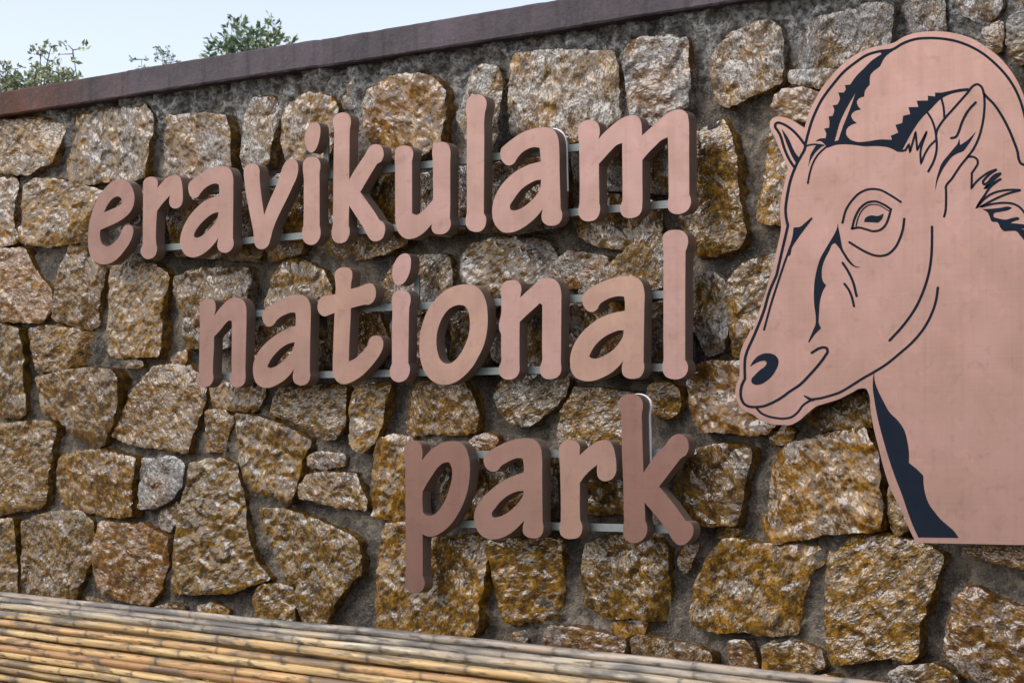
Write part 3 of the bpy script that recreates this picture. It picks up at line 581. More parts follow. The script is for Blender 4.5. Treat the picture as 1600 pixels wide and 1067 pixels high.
# ---------------------------------------------------------------- the stone wall
X0, X1 = -7.6, 3.4
ZTOP = on_wall(400, 120, 0.085)[1]          # underside of the coping
COPH = 0.096
wall = thing('stone_wall', (-2.0, 0.0, 0.0), 'rough rubble stone wall in wide mortar joints carrying the sign', 'wall')

def parse_stones():
    res = []
    for ln in STONES.strip().split('\n'):
        t = ln.split(); res.append((float(t[0]), [tuple(map(float, q.split(','))) for q in t[1:]]))
    return res
def inside(P, poly):
    x, y = P[:, 0], P[:, 1]; c = np.zeros(len(P), bool); n = len(poly)
    for i in range(n):
        x0, y0 = poly[i]; x1, y1 = poly[(i + 1) % n]
        if y0 == y1: continue
        k = ((y0 > y) != (y1 > y)) & (x < (x1 - x0) * (y - y0) / (y1 - y0) + x0)
        c ^= k
    return c
def edge_dist(P, poly):
    d = np.full(len(P), 1e9); n = len(poly)
    for i in range(n):
        a, b = poly[i], poly[(i + 1) % n]
        ab = b - a; L = max(ab @ ab, 1e-12)
        t = np.clip(((P - a) @ ab) / L, 0, 1)
        q = P - (a + t[:, None] * ab)
        d = np.minimum(d, np.hypot(q[:, 0], q[:, 1]))
    return d
def area(poly):
    x, y = poly[:, 0], poly[:, 1]
    return 0.5 * np.sum(x * np.roll(y, -1) - y * np.roll(x, -1))

stones = []       # (rust, height, outline in wall metres)
for i, (rust, px) in enumerate(parse_stones()):
    xs = [p[0] for p in px]; ys = [p[1] for p in px]
    size = math.sqrt((max(xs) - min(xs)) * (max(ys) - min(ys)))
    h = (0.046 if size > 70 else 0.036 if size > 40 else 0.026) + random.uniform(-0.008, 0.010)
    poly = np.array([on_wall(x, y, h) for x, y in px])
    if area(poly) < 0: poly = poly[::-1]
    stones.append([rust, h, poly, 0.0085])
# the wall goes on beyond the picture and behind the sign: lay more stones in the free cells
boxes = [(s[2].min(0), s[2].max(0)) for s in stones]
def free(poly):
    lo, hi = poly.min(0), poly.max(0)
    test = np.vstack([poly, (poly + np.roll(poly, -1, 0)) / 2, poly * 0.5 + poly.mean(0) * 0.5, poly.mean(0)[None]])
    for (a, b), s in zip(boxes, stones):
        if (a > hi).any() or (b < lo).any(): continue
        if inside(test, s[2]).any(): return False
        if inside(s[2], poly).any(): return False
        if edge_dist(test, s[2]).min() < 0.008: return False
    return True
def clip(poly, nx_, nz_, c):
    """keep the part of the polygon where p.n <= c"""
    res = []; n = len(poly)
    for i in range(n):
        a, q = poly[i], poly[(i + 1) % n]
        da, dq = a[0] * nx_ + a[1] * nz_ - c, q[0] * nx_ + q[1] * nz_ - c
        if da <= 0: res.append(a)
        if (da <= 0) != (dq <= 0):
            t = da / (da - dq); res.append((a[0] + (q[0] - a[0]) * t, a[1] + (q[1] - a[1]) * t))
    return res
seeds = []; zc = 0.06; row = 0
while zc < ZTOP + 0.1:
    xc = X0 + random.uniform(0, 0.2)
    while xc < X1:
        seeds.append((xc + random.uniform(-0.06, 0.06), zc + random.uniform(-0.075, 0.075))); xc += random.uniform(0.19, 0.36)
    zc += 0.225
for (sx_, sz_) in seeds:
    poly = [(sx_ - 0.22, sz_ - 0.2), (sx_ + 0.22, sz_ - 0.2), (sx_ + 0.22, sz_ + 0.2), (sx_ - 0.22, sz_ + 0.2)]
    poly = clip(poly, 0, 1, ZTOP - 0.03); poly = clip(poly, 0, -1, -0.02) if poly else poly
    for (qx, qz) in seeds:
        dx, dz = qx - sx_, qz - sz_; L = math.hypot(dx, dz)
        if L < 1e-6 or L > 0.65 or not poly: continue
        nx_, nz_ = dx / L, dz / L
        poly = clip(poly, nx_, nz_, sx_ * nx_ + sz_ * nz_ + L / 2 - random.uniform(0.007, 0.018))
    if len(poly) < 3: continue
    poly = np.array(poly); ctr = poly.mean(0)
    if np.ptp(poly[:, 0]) < 0.06 or np.ptp(poly[:, 1]) < 0.06: continue
    for f, ox, oz in ((1, 0, 0), (0.8, 0, 0), (0.62, 0.03, 0), (0.62, -0.03, 0), (0.62, 0, 0.03), (0.45, 0, -0.04), (0.45, 0.04, 0.03)):
        pl = ctr + (poly - ctr) * f + np.array([ox, oz]) * (f < 0.7)
        if pl[:, 1].max() < ZTOP - 0.02 and free(pl):
            stones.append([random.uniform(0.3, 0.85), random.uniform(0.035, 0.055), pl, 0.016])
            boxes.append((pl.min(0), pl.max(0)))
            break

NTR = len(parse_stones())
MIDP = np.array(on_wall(800, 540, 0.05))
stones[NTR:] = sorted(stones[NTR:], key=lambda s: np.hypot(*((s[2].mean(0) - MIDP) * (1, 1.6))))
REST = ([], [])          # the stones far outside the picture, past the first 300
def make_stone(idx, rust, h, poly, sp):
    # cut the corners a little, then walk round the edge with small chips
    cc = []
    n = len(poly)
    for i in range(n):
        a, b, c = poly[i - 1], poly[i], poly[(i + 1) % n]
        cc += [b + (a - b) * min(0.12, 0.005 / max(np.linalg.norm(a - b), 1e-6)), b + (c - b) * min(0.12, 0.005 / max(np.linalg.norm(c - b), 1e-6))]
    ol = []
    m = len(cc)
    for i in range(m):
        a, b = cc[i], cc[(i + 1) % m]
        L = np.linalg.norm(b - a); k = max(1, int(round(L / sp)))
        ol += [a + (b - a) * j / k for j in range(k)]
    ol = np.array(ol)
    tg = np.roll(ol, -1, 0) - np.roll(ol, 1, 0); tg /= np.maximum(np.linalg.norm(tg, axis=1), 1e-9)[:, None]
    nr = np.stack([tg[:, 1], -tg[:, 0]], 1)
    off = np.array([0.0050 * noise.noise((p[0] * 26, p[1] * 22, idx * 3.7)) + 0.0045 * noise.noise((p[0] * 70, p[1] * 70, idx * 1.7)) for p in ol])
    ol = ol + nr * (off[:, None] + 0.006)
    ctr = ol.mean(0)
    # interior points on a jittered triangular grid
    lo, hi = ol.min(0), ol.max(0)
    gx = np.arange(lo[0], hi[0], sp); gz = np.arange(lo[1], hi[1], sp * 0.87)
    P = np.array([(x + (sp / 2 if j % 2 else 0), z) for j, z in enumerate(gz) for x in gx])
    P += rng.uniform(-0.25, 0.25, P.shape) * sp
    P = P[inside(P, ol)]
    if len(P):
        d = edge_dist(P, ol); P, d = P[d > sp * 0.55], d[d > sp * 0.55]
    else: d = np.zeros(0)
    pts = np.vstack([ol, P]) if len(P) else ol
    dd = np.concatenate([np.zeros(len(ol)), d])
    r = delaunay_2d_cdt([Vector(p) for p in pts], [], [list(range(len(ol)))], 1, 1e-6)
    V2, F2, orig = r[0], r[2], r[3]
    tx, tz = random.uniform(-0.07, 0.07), random.uniform(-0.06, 0.08)
    amp = min(1.0, (hi - lo).min() / 0.16)
    # a few broken facets: planes that cut the face
    cuts = []
    for _ in range(1):
        a = random.uniform(0, 6.283); cuts.append((math.cos(a), math.sin(a), random.uniform(0.7, 1.05) * (hi - lo).min() * 0.5, random.uniform(0.15, 0.5)))
    verts = []
    for v, oo in zip(V2, orig):
        e = dd[oo[0]] if oo else 0.0
        u, z = v.x - ctr[0], v.y - ctr[1]
        y = h + tx * u + tz * z
        y += amp * (0.006 * noise.noise((v.x * 7, v.y * 7, idx * 5.1)) + 0.0028 * noise.noise((v.x * 21, v.y * 21, idx * 2.3)))
        # broken facets: every cell of the fracture pattern has its own tilt
        for fs, ft in ((13.0, 0.14), (40.0, 0.10)):
            q = noise.voronoi((v.x * fs, v.y * fs, idx * 4.3))[1][0]
            hv = noise.cell_vector((q.x * 7.1, q.y * 7.1, q.z * 3.3))
            y += amp * ft * ((hv.x - 0.5) * (v.x - q.x / fs) + (hv.y - 0.5) * (v.y - q.y / fs)) * 2.0
        rg = 1 - abs(noise.noise((v.x * 33 + 5, v.y * 44, idx * 1.9)))
        y += 0.0035 * (rg - 0.75) + 0.0020 * noise.noise((v.x * 85, v.y * 85, idx * 0.7))
        for ca, sa, q, s in cuts:
            k = u * ca + z * sa - q
            if k > 0: y -= k * s * amp
        y -= 0.0022 * math.exp(-e / 0.004)
        verts.append((v.x, -y, v.y))
    faces = [tuple(reversed(f)) if False else tuple(f) for f in F2]
    # sides down into the mortar
    nb = len(ol); first = {}
    for k, oo in enumerate(orig):
        for q in oo:
            if q < nb: first[q] = k
    ring = [first[q] for q in range(nb) if q in first]
    idxs = [q for q in range(nb) if q in first]
    flare = random.uniform(0.002, 0.010)
    levels = (0.55, 0.12, -0.35)
    prev = []
    for top in ring: prev.append(len(verts)); verts.append(verts[top])
    for li, lv in enumerate(levels):
        cur = []
        for q, top in zip(idxs, ring):
            ty = -verts[top][1]
            o2 = nr[q] * (flare * (li + 1) / 3 + 0.005 * noise.noise((ol[q][0] * 30, ol[q][1] * 30, li * 9.1 + idx)))
            b = ol[q] + o2
            cur.append(len(verts)); verts.append((b[0], -(ty * lv if lv > 0 else lv * 0.06), b[1]))
        for a in range(len(ring)):
            b = (a + 1) % len(ring)
            faces.append((prev[a], cur[a], cur[b], prev[b]))
        prev = cur
    if idx >= 300:
        k0 = len(REST[0]); REST[0].extend(verts); REST[1].extend([tuple(q + k0 for q in f) for f in faces])
        return ol
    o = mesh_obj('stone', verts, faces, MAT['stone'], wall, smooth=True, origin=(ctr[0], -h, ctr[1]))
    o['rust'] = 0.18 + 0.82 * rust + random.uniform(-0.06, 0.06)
    return ol
outl = []
for i, (rust, h, poly, sp) in enumerate(stones):
    if area(poly) < 0: poly = poly[::-1]
    outl.append((make_stone(i, rust, h, poly, sp), h))

if REST[0]:
    o = mesh_obj('outlying_stones', REST[0], REST[1], MAT['stone'], wall, smooth=True); o['rust'] = 0.7; tag(o, kind='stuff')

# mortar bed between the stones, drawn up against each of them
sx = 0.011
nx, nz = int((X1 - X0) / sx), int((ZTOP + 0.02) / sx)
gx = np.linspace(X0, X1, nx + 1); gz = np.linspace(0, ZTOP + 0.02, nz + 1)
GX, GZ = np.meshgrid(gx, gz); dist = np.full(GX.shape, 0.2)
for ol, h in outl:
    lo, hi = ol.min(0) - 0.06, ol.max(0) + 0.06
    i0, i1 = np.searchsorted(gx, [lo[0], hi[0]]); j0, j1 = np.searchsorted(gz, [lo[1], hi[1]])
    if i1 <= i0 or j1 <= j0: continue
    P = np.stack([GX[j0:j1, i0:i1].ravel(), GZ[j0:j1, i0:i1].ravel()], 1)
    d = edge_dist(P, ol[::2]); d[inside(P, ol)] = 0
    dist[j0:j1, i0:i1] = np.minimum(dist[j0:j1, i0:i1], d.reshape(j1 - j0, i1 - i0))
V = []
for j in range(nz + 1):
    for i in range(nx + 1):
        x, z = gx[i], gz[j]; d = dist[j, i]
        n1 = noise.noise((x * 4.5, z * 4.5, 1.7)); n2 = noise.noise((x * 17, z * 17, 4.2)); n3 = noise.noise((x * 50, z * 50, 8.2))
        y = -0.001 + 0.018 * n1 + 0.014 * n2 + 0.011 * n3 + 0.003 * noise.noise((x * 110, z * 110, 2.2)) + 0.014 * math.exp(-d / 0.009)
        top = max(0.0, 1 - (ZTOP - z) / 0.16)
        y += min(1, d / 0.012) * top * (0.036 + 0.030 * n2 + 0.014 * n3)
        V.append((x, -y, z))
F = [(j * (nx + 1) + i, j * (nx + 1) + i + 1, (j + 1) * (nx + 1) + i + 1, (j + 1) * (nx + 1) + i) for j in range(nz) for i in range(nx)]
mesh_obj('mortar', V, F, MAT['mortar'], wall, smooth=True)
v, f = box_vf(X0 + 0.005, X1 - 0.005, 0.03, 0.42, 0.0, ZTOP + 0.01)
mesh_obj('core', v, f, MAT['mortar'], wall)

# coping: cast band with slightly uneven arrises
ncx = 700; V = []; F = []
SEAM = [on_wall(q, 100, 0.085)[0] for q in (196, 495, 905)]
prof = [(0.43, 0.0), (-0.080, 0.0), (-0.085, 0.006), (-0.085, 0.033), (-0.085, 0.064), (-0.085, COPH - 0.006), (-0.079, COPH), (0.43, COPH + 0.004)]
for i in range(ncx + 1):
    x = X0 + (X1 - X0) * i / ncx
    for k, (y, z) in enumerate(prof):
        j = 0.0014 * noise.noise((x * 9, k * 3.3, 0)) + 0.0014 * noise.noise((x * 40, k * 3.3, 5))
        low = 0.003 * noise.noise((x * 1.3, 2.2, 0)) + 0.002 * ((x > SEAM[0]) - (x > SEAM[1]) + (x > SEAM[2]))
        gr = 0.002 if min(abs(x - q) for q in SEAM) < 0.009 else 0.0
        V.append((x, y + (0.0015 * noise.noise((x * 12, k, 9)) + gr if 0 < k < 7 else 0), ZTOP + z + low + (j if k in (1, 2, 5, 6) else 0)))
for i in range(ncx):
    for k in range(8):
        a, b = i * 8 + k, i * 8 + (k + 1) % 8
        F.append((a, b, b + 8, a + 8))
F += [tuple(range(7, -1, -1)), tuple(ncx * 8 + k for k in range(8))]
mesh_obj('coping', V, F, MAT['coping'], wall)

# ---------------------------------------------------------------- mounting rails
WORDS = ('top', 'middle', 'bottom')
D_RAIL0, D_RAIL1, D_FRONT = 0.082, 0.104, 0.150
for (a, b, wd, pos) in RAILS:
    pa, pb = Vector(on_wall(*a, D_RAIL1)), Vector(on_wall(*b, D_RAIL1))
    z = (pa.y + pb.y) / 2
    t = thing('mounting_rail', (pa.x, -D_RAIL0, min(pa.y, pb.y)), f'thin galvanised steel rail, the {pos} one behind the {WORDS[wd]} word', 'rail', 'steel rails behind the letters')
    hz = 0.0115
    bar = [(p.x, -d, p.y + s * hz) for p in (pa, pb) for d in (D_RAIL0, D_RAIL1) for s in (-1, 1)]
    mesh_obj('bar', bar, box_vf(0, 1, 0, 1, 0, 1)[1], MAT['steel'], t, origin=bar[0])
    L = pb.x - pa.x; nb = 2 if L < 1.0 else 3
    for k in range(nb):
        f = 0.1 + 0.8 * k / (nb - 1)
        c = pa.lerp(pb, f)
        v, fc = box_vf(c.x - 0.012, c.x + 0.012, -D_RAIL0, 0.02, c.y - 0.008, c.y + 0.008)
        mesh_obj('standoff', v, fc, MAT['steel'], t, origin=(c.x, 0, c.y))

# ---------------------------------------------------------------- letters
ORD = ('first', 'second', 'third', 'fourth', 'fifth', 'sixth', 'seventh', 'eighth', 'ninth', 'tenth')
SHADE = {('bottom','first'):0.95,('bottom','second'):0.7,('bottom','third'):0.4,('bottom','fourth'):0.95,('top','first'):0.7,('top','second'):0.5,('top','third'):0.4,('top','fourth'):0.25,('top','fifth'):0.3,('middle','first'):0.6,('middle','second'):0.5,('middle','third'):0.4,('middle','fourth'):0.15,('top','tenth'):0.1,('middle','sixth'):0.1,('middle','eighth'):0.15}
def letter_solid(outls, root, tint, d0, d1, nf, ns, label=None):
    loops = [[on_wall(p.x, p.y, d1) for p in smooth_path(parse(o))] for o in outls]
    V, F, N = slab(loops, d0, d1)
    ctr = (sum(v[0] for v in V) / len(V), -d1, sum(v[2] for v in V) / len(V))
    fv, ff = sub_mesh(V, F, [n > 0.6 for n in N]); sv, sf = sub_mesh(V, F, [n <= 0.6 for n in N])
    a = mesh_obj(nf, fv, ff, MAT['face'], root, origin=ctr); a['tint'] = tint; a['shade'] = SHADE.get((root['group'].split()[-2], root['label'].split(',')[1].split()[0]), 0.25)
    b = mesh_obj(ns, sv, sf, MAT['side'], root, origin=ctr)
    return a, b, loops
for ent in LETTERS:
    ch, wd, k, tint, outs = ent[:5]
    loop0 = [on_wall(p[0], p[1], D_FRONT) for p in parse(outs[0])]
    x = sum(p[0] for p in loop0) / len(loop0); z = min(p[1] for p in loop0)
    hue = 'pinkish' if tint < 0.3 else 'tan' if tint > 0.55 else 'brown'
    root = thing('sign_letter', (x, -D_RAIL1, z), f'raised {hue} copper letter {ch}, {ORD[k]} letter of the {WORDS[wd]} word', 'letter', f'copper letters of the {WORDS[wd]} word')
    white = (ch == 'a' and wd == 0 and k == 8) or (ch == 'k' and wd == 2)
    d0 = D_RAIL1 + (0.006 if white else 0.001)
    a, b, loops = letter_solid(outs, root, tint, d0, D_FRONT, 'face', 'edge_return')
    if white:
        part = '@T10 485,75 515,50 555,42 600,52 635,85 640,125 634,170 636,300 640,545! 650,700! 505,700! 497,300 492,170 480,125' if ch == 'k' else '@T3 960,300 1040,272 1110,262 1160,270 1195,300 1212,345 1218,420 1220,550 1224,700! 1150,700! 1100,400 1000,360'
        loops = [[on_wall(q.x, q.y, D_FRONT) for q in smooth_path(parse(part))]]
        V, F, N = slab(loops, D_RAIL1 + 0.001, d0 - 0.0005, 0.0003)
        c0 = Vector((x, 0, z)); grow = 1.012
        V = [(v[0] + 0.002, v[1], v[2] + 0.002) for v in V]
        o = mesh_obj('acrylic_back', V, F, MAT['acrylic'], root, origin=(x, -d0, z)); o['label'] = 'white acrylic backing showing along the edge'
    if len(ent) > 5:
        a, b, _ = letter_solid(ent[5], root, tint, d0, D_FRONT, 'dot', 'dot_return')
        o0 = parse(ent[5][0]); cx = sum(p[0] for p in o0) / len(o0)
        for (sxp, y0, y1) in ent[6]:
            sxp = max(p[0] for p in o0) + 9
            p0, p1 = on_wall(sxp, y0, D_RAIL1), on_wall(sxp, y1 if y1 < 400 or wd else 280, D_RAIL1)
            p1 = on_wall(sxp, 282 if wd == 0 else 480, D_RAIL1)
            v, fc = box_vf(p0[0] - 0.011, p0[0] + 0.011, -D_RAIL1 - 0.0005, -D_RAIL1 + 0.006, p1[1], p0[1])
            mesh_obj('strap', v, fc, MAT['steel'], root, origin=(p0[0], -D_RAIL1, p1[1]))

# ---------------------------------------------------------------- goat panel
D_P0, D_P1 = 0.110, 0.122
loops = [[on_wall(p.x, p.y, D_P1) for p in smooth_path(parse(PANEL))]]
V, F, N = slab(loops, D_P0, D_P1)
px0 = min(v[0] for v in V); pz0 = min(v[2] for v in V); px1 = max(v[0] for v in V)
goat = thing('goat_head_panel', ((px0 + px1) / 2, -D_P0, pz0), 'flat copper panel cut as a mountain goat head with dark blue line drawing', 'sign')
ctr = ((px0 + px1) / 2, -D_P1, pz0)
fv, ff = sub_mesh(V, F, [n > 0.6 for n in N]); sv, sf = sub_mesh(V, F, [n <= 0.6 for n in N])
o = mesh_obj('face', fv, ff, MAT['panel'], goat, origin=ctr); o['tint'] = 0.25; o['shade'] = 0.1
mesh_obj('edge_return', sv, sf, MAT['side'], goat, origin=ctr)
for ent in INLAYS:
    loops = [[on_wall(p.x, p.y, D_P1) for p in smooth_path(parse(s), step=1.2)] for s in ent[1:]]
    V, F, N = slab(loops, D_P1 - 0.001, D_P1 + 0.0012, 0.0002)
    c = np.array(V).mean(0)
    mesh_obj('dark_inlay', V, F, MAT['ink'], goat, origin=(c[0], -D_P1, c[2]))
for i, (hw, s) in enumerate(STROKES):
    path = smooth_path(parse(s), closed=False, step=1.5)
    rb = ribbon(path, hw)
    W = [on_wall(p.x, p.y, D_P1) for p in rb]
    n = len(path); m = len(rb)
    # strip of quads along the stroke, small fans at the ends: never self-intersects in bends
    y1 = -D_P1 - 0.0008 - 0.00012 * (i % 5); y0 = -D_P1 + 0.001
    V = [(p[0], y1, p[1]) for p in W] + [(p[0], y0, p[1]) for p in W]
    Lx = list(range(n)); capE = list(range(n, n + 5)); Rx = list(range(n + 5, 2 * n + 5))[::-1]; capS = list(range(2 * n + 5, m))
    F = [(Lx[k], Rx[k], Rx[k + 1], Lx[k + 1]) for k in range(n - 1)]
    F.append(tuple([Lx[-1]] + [Rx[-1]] + capE[::-1])); F.append(tuple([Rx[0]] + [Lx[0]] + capS[::-1]))
    F += [(k, (k + 1) % m, (k + 1) % m + m, k + m) for k in range(m)]
    c = np.array(V).mean(0)
    mesh_obj('drawn_line', V, F, MAT['ink'], goat, origin=(c[0], -D_P1, c[2]))
for (bx, by) in ((1330, 330), (1560, 330), (1480, 700), (1620, 700), (1260, 560)):
    c = on_wall(bx, by, D_P0)
    v, fc = box_vf(c[0] - 0.015, c[0] + 0.015, -D_P0 - 0.002, 0.02, c[1] - 0.015, c[1] + 0.015)
    mesh_obj('bracket', v, fc, MAT['steel'], goat, origin=(c[0], 0, c[1]))

# ---------------------------------------------------------------- bamboo screen in front
Q0 = at_depth(0, 928, 4.9)
r1 = ray(1350, 1066); Q1 = CAM + r1 * ((Q0.z - CAM.z) / r1.z)
FD = (Q1 - Q0); FD.z = 0; FL = FD.length; FD.normalize()
FN = Vector((FD.y, -FD.x, 0))                   # towards the viewer
if FN.dot(CAM - Q0) < 0: FN = -FN
RC = 0.0088
start = Q0 - FD * 2.4; CL = FL + 4.2
def culm_mesh(seed):
    rs = random.Random(seed); ns = 12; xs = []; x = 0.0
    nodes = []; xn = rs.uniform(0.05, 0.25)
    while xn < CL: nodes.append(xn); xn += rs.uniform(0.20, 0.34)
    xs = sorted(set([round(q, 4) for q in np.arange(0, CL, 0.035)] + [round(q + o, 4) for q in nodes for o in (-0.008, -0.003, 0.0, 0.003, 0.008)]))
    V, F, A, A2 = [], [], [], []
    for x in xs:
        dn = min(abs(x - q) for q in nodes)
        seg = sum(1 for q in nodes if q < x)
        rr = RC * (1.0 + 0.10 * math.sin(seed * 2.4) + 0.07 * noise.noise((seg * 1.7, seed * 3.1, 0.5)) + (0.09 if dn < 0.002 else 0.07 if dn < 0.0045 else 0.0) - (0.03 if 0.006 < dn < 0.010 else 0))
        wy = 0.0040 * noise.noise((x * 0.9, seed * 7.7, 1)) + 0.0014 * noise.noise((x * 3.2, seed * 7.7, 2))
        wz = 0.0090 * noise.noise((x * 0.8, seed * 5.3, 3)) + 0.0022 * noise.noise((x * 3.5, seed * 5.3, 4))
        for k in range(ns):
            a = 2 * math.pi * k / ns
            V.append((x, wy + rr * math.cos(a), wz + rr * math.sin(a))); A.append(1.0 if dn < 0.0035 else 0.0); A2.append(math.exp(-dn / 0.035))
    m = len(xs)
    F = [(i * ns + k, (i + 1) * ns + k, (i + 1) * ns + (k + 1) % ns, i * ns + (k + 1) % ns) for i in range(m - 1) for k in range(ns)]
    F += [tuple(range(ns)), tuple((m - 1) * ns + k for k in range(ns - 1, -1, -1))]
    me = bpy.data.meshes.new('bamboo_culm'); me.from_pydata(V, [], F)
    at = me.attributes.new('node', 'FLOAT', 'POINT'); at.data.foreach_set('value', A)
    at = me.attributes.new('near', 'FLOAT', 'POINT'); at.data.foreach_set('value', A2)
    me.polygons.foreach_set('use_smooth', [True] * len(me.polygons)); me.materials.append(MAT['bamboo']); me.update()
    return me
culms = [culm_mesh(s) for s in range(12)]
screen = thing('bamboo_screen', (start + FD * CL / 2).to_tuple()[:2] + (0.0,), 'low screen of weathered horizontal bamboo canes in the foreground', 'screen')
BASIS = Matrix((FD, -FN, Vector((0, 0, 1)))).transposed().to_4x4()
prof = [(0.044, 0.0), (0.025, 0.010), (0.010, 0.024)]
z = 0.024; b = 0.010
while True:
    z += random.uniform(0.0185, 0.0205); b = max(b - 0.006, -0.012); prof.append((b, z))
    if Q0.z - z < 0.06: break
for k, (back, down) in enumerate(prof):
    for layer in (0, 1):
        if layer and k > 24: continue
        o = bpy.data.objects.new('bamboo_culm', culms[(k * 5 + layer * 3) % 12]); link(o, screen)
        c = start - FN * (back + layer * 0.030) + Vector((0, 0, -RC - down - layer * 0.012)) - FD * random.uniform(0.0, 0.6)
        o.matrix_local = Matrix.Translation(c - screen.location) @ BASIS
        o['grey'] = (0.45, 0.42, 0.32, 0.20, 0.10)[min(k, 4)] + random.uniform(-0.05, 0.08) if k < 6 else random.uniform(-0.12, 0.12)
for k in range(4):
    c = start + FD * (0.7 + k * (CL - 1.4) / 3) - FN * 0.085
    seg = 14; V = []; F = []
    for zz in (0.0, Q0.z * 0.5, Q0.z - 0.05):
        for q in range(seg):
            a = 2 * math.pi * q / seg; rr = 0.034 * (1 + 0.06 * noise.noise((math.cos(a), math.sin(a), zz + k)))
            V.append((c.x + rr * math.cos(a), c.y + rr * math.sin(a), zz))
    F = [(i * seg + q, i * seg + (q + 1) % seg, (i + 1) * seg + (q + 1) % seg, (i + 1) * seg + q) for i in range(2) for q in range(seg)] + [tuple(range(2 * seg, 3 * seg))]
    mesh_obj('post', V, F, MAT['wood'], screen, origin=(c.x, c.y, 0))

# ---------------------------------------------------------------- plants on the slope behind the wall
def tube(V, F, pts, r0, r1, ns=5):
    base = len(V); n = len(pts)
    for i, p in enumerate(pts):
        t = (pts[min(i + 1, n - 1)] - pts[max(i - 1, 0)]).normalized()
        a = t.orthogonal().normalized(); bb = t.cross(a); r = r0 + (r1 - r0) * i / (n - 1)
        for k in range(ns):
            q = 2 * math.pi * k / ns; w = p + (a * math.cos(q) + bb * math.sin(q)) * r
            V.append(w.to_tuple())
    F += [(base + i * ns + k, base + i * ns + (k + 1) % ns, base + (i + 1) * ns + (k + 1) % ns, base + (i + 1) * ns + k) for i in range(n - 1) for k in range(ns)]
def leaf(V, F, A, c, d, size, rs):
    d = d.normalized(); s = d.cross(Vector((rs.uniform(-1, 1), rs.uniform(-1, 1), rs.uniform(-1, 1)))).normalized(); up = d.cross(s)
    b = len(V); w = size * 0.24
    for q in (c, c + d * size * 0.5 + s * w + up * size * 0.06, c + d * size - up * size * 0.08, c + d * size * 0.5 - s * w + up * size * 0.06): V.append(q.to_tuple())
    A += [rs.random()] * 4
    F.append((b, b + 1, b + 2, b + 3))
def leafy(name, V, F, A, mat, parent, origin):
    o = mesh_obj(name, V, F, mat, parent, origin=origin)
    at = o.data.attributes.new('leaf', 'FLOAT', 'POINT'); at.data.foreach_set('value', A)
    return o
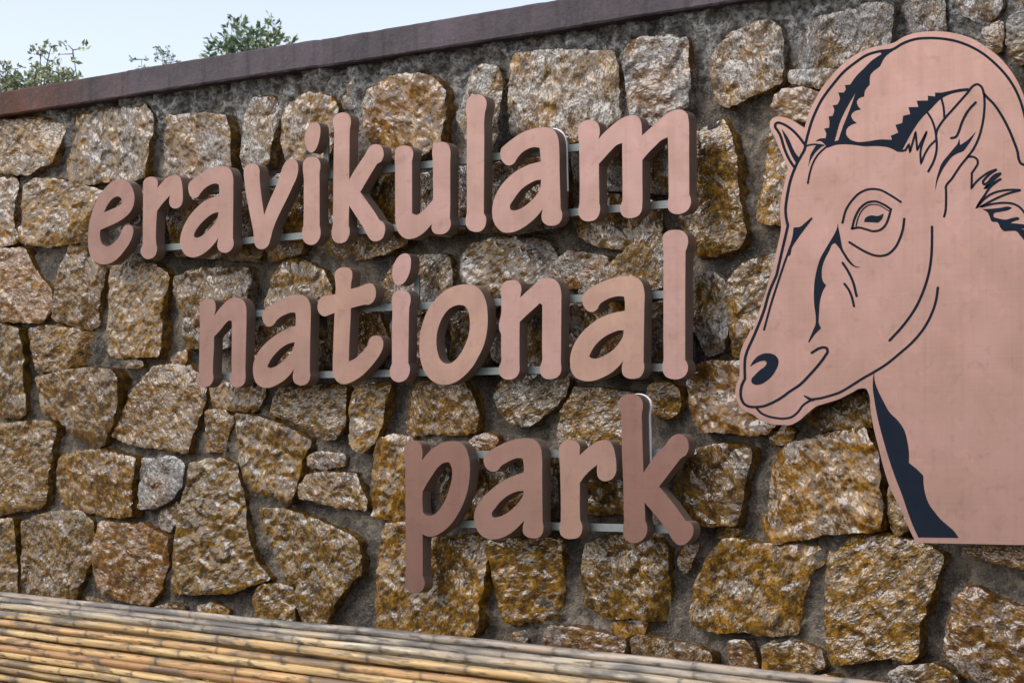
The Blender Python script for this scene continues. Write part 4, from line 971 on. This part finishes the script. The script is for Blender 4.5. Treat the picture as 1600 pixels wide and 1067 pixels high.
def plant(name, label, cat, x, y_top, dep, halfpx, stems, mat, leafsize, density, seed, group=None, tall=None, trunkname='stem'):
    """plant rooted on the slope whose head reaches survey height y_top at distance dep"""
    rs = random.Random(seed)
    top = at_depth(x, y_top, dep); gz = hill_z(top.x, max(top.y, 0.5))
    base = Vector((top.x, top.y, min(gz, top.z - 0.25) - 0.02)); hw = halfpx * dep / FPX
    root = thing(name, base, label, cat, group)
    V, F, LV, LF, LA = [], [], [], [], []
    H = top.z - base.z
    for s in range(stems):
        f = rs.uniform(0.72, 1.0) if s else 1.0
        ox = rs.uniform(-1, 1) * hw if s else 0.0
        tip = base + RGT * ox + Vector((0, 0, H * f)) + FWD * rs.uniform(-hw, hw) * 0.8
        mid = base.lerp(tip, 0.5) + Vector((rs.uniform(-.1, .1), rs.uniform(-.1, .1), 0)) * H * 0.3
        root0 = base + RGT * ox * 0.35
        pts = [root0, root0.lerp(mid, 0.6), mid, mid.lerp(tip, 0.5) + RGT * rs.uniform(-.03, .03) * H, tip]
        tube(V, F, pts, (0.010 if trunkname == 'trunk' else 0.004) * (1 + H), 0.002)
        nl = int(density * rs.uniform(0.7, 1.3))
        for c in range(nl):
            t = 1.0 if c < 3 else rs.uniform(0.25, 1.0) ** 0.7
            a = pts[min(int(t * 4), 3)].lerp(pts[min(int(t * 4), 3) + 1], t * 4 - int(t * 4) if t < 1 else 1)
            dv = Vector((rs.gauss(0, 1), rs.gauss(0, 1), rs.gauss(0.4, 0.7)))
            e = a + dv.normalized() * leafsize * rs.uniform(0.4, 2.4)
            tube(V, F, [a, a.lerp(e, 0.5), e], 0.004, 0.002, 3)
            for q in range(rs.randint(5, 9)):
                leaf(LV, LF, LA, e + Vector((rs.gauss(0, 1), rs.gauss(0, 1), rs.gauss(0, 1))) * leafsize * 0.35, dv + Vector((rs.gauss(0, 1), rs.gauss(0, 1), rs.gauss(0.3, 1))) * 1.2, leafsize * rs.uniform(0.6, 1.2), rs)
    mesh_obj(trunkname, V, F, MAT['bark'], root, smooth=True, origin=base)
    leafy('crown', LV, LF, LA, MAT[mat], root, base)
    return root
plant('leafy_shrub', 'dense green shrub over the coping at the far left edge', 'shrub', 14, 112, 10.5, 50, 24, 'leaf_a', 0.032, 60, 3, 'shrubs behind the wall')
plant('leafy_shrub', 'taller open shrub with bare twigs right of the dense left shrub', 'shrub', 68, 80, 10.0, 26, 7, 'leaf_a', 0.036, 7, 4, 'shrubs behind the wall')
plant('leafy_shrub', 'sparse shrub with a few upright leafy sprigs above the red coping', 'shrub', 113, 78, 10.2, 20, 5, 'leaf_a', 0.040, 8, 5, 'shrubs behind the wall')
plant('leafy_shrub', 'low pale shrub just showing over the red coping', 'shrub', 88, 113, 9.6, 38, 18, 'leaf_a', 0.030, 50, 6, 'shrubs behind the wall')
plant('leafy_shrub', 'thin bare twig tips showing above the purple coping, left pair', 'shrub', 222, 94, 15.0, 11, 9, 'leaf_b', 0.03, 7, 8, 'shrubs behind the wall')
plant('leafy_shrub', 'thin bare twig tips showing above the purple coping, right pair', 'shrub', 256, 80, 15.0, 11, 9, 'leaf_b', 0.03, 7, 9, 'shrubs behind the wall')
plant('broadleaf_tree', 'dark green tree top with an open crown behind the purple coping', 'tree', 362, 44, 19.0, 26, 9, 'leaf_b', 0.085, 34, 10, 'trees behind the wall', trunkname='trunk')
plant('broadleaf_tree', 'small dark green tree beside the open crowned one', 'tree', 386, 42, 19.5, 8, 3, 'leaf_b', 0.08, 30, 11, 'trees behind the wall', trunkname='trunk')
plant('broadleaf_tree', 'pale yellow green rounded tree top behind the purple coping', 'tree', 430, 47, 21.0, 30, 20, 'leaf_c', 0.07, 110, 12, 'trees behind the wall', trunkname='trunk')
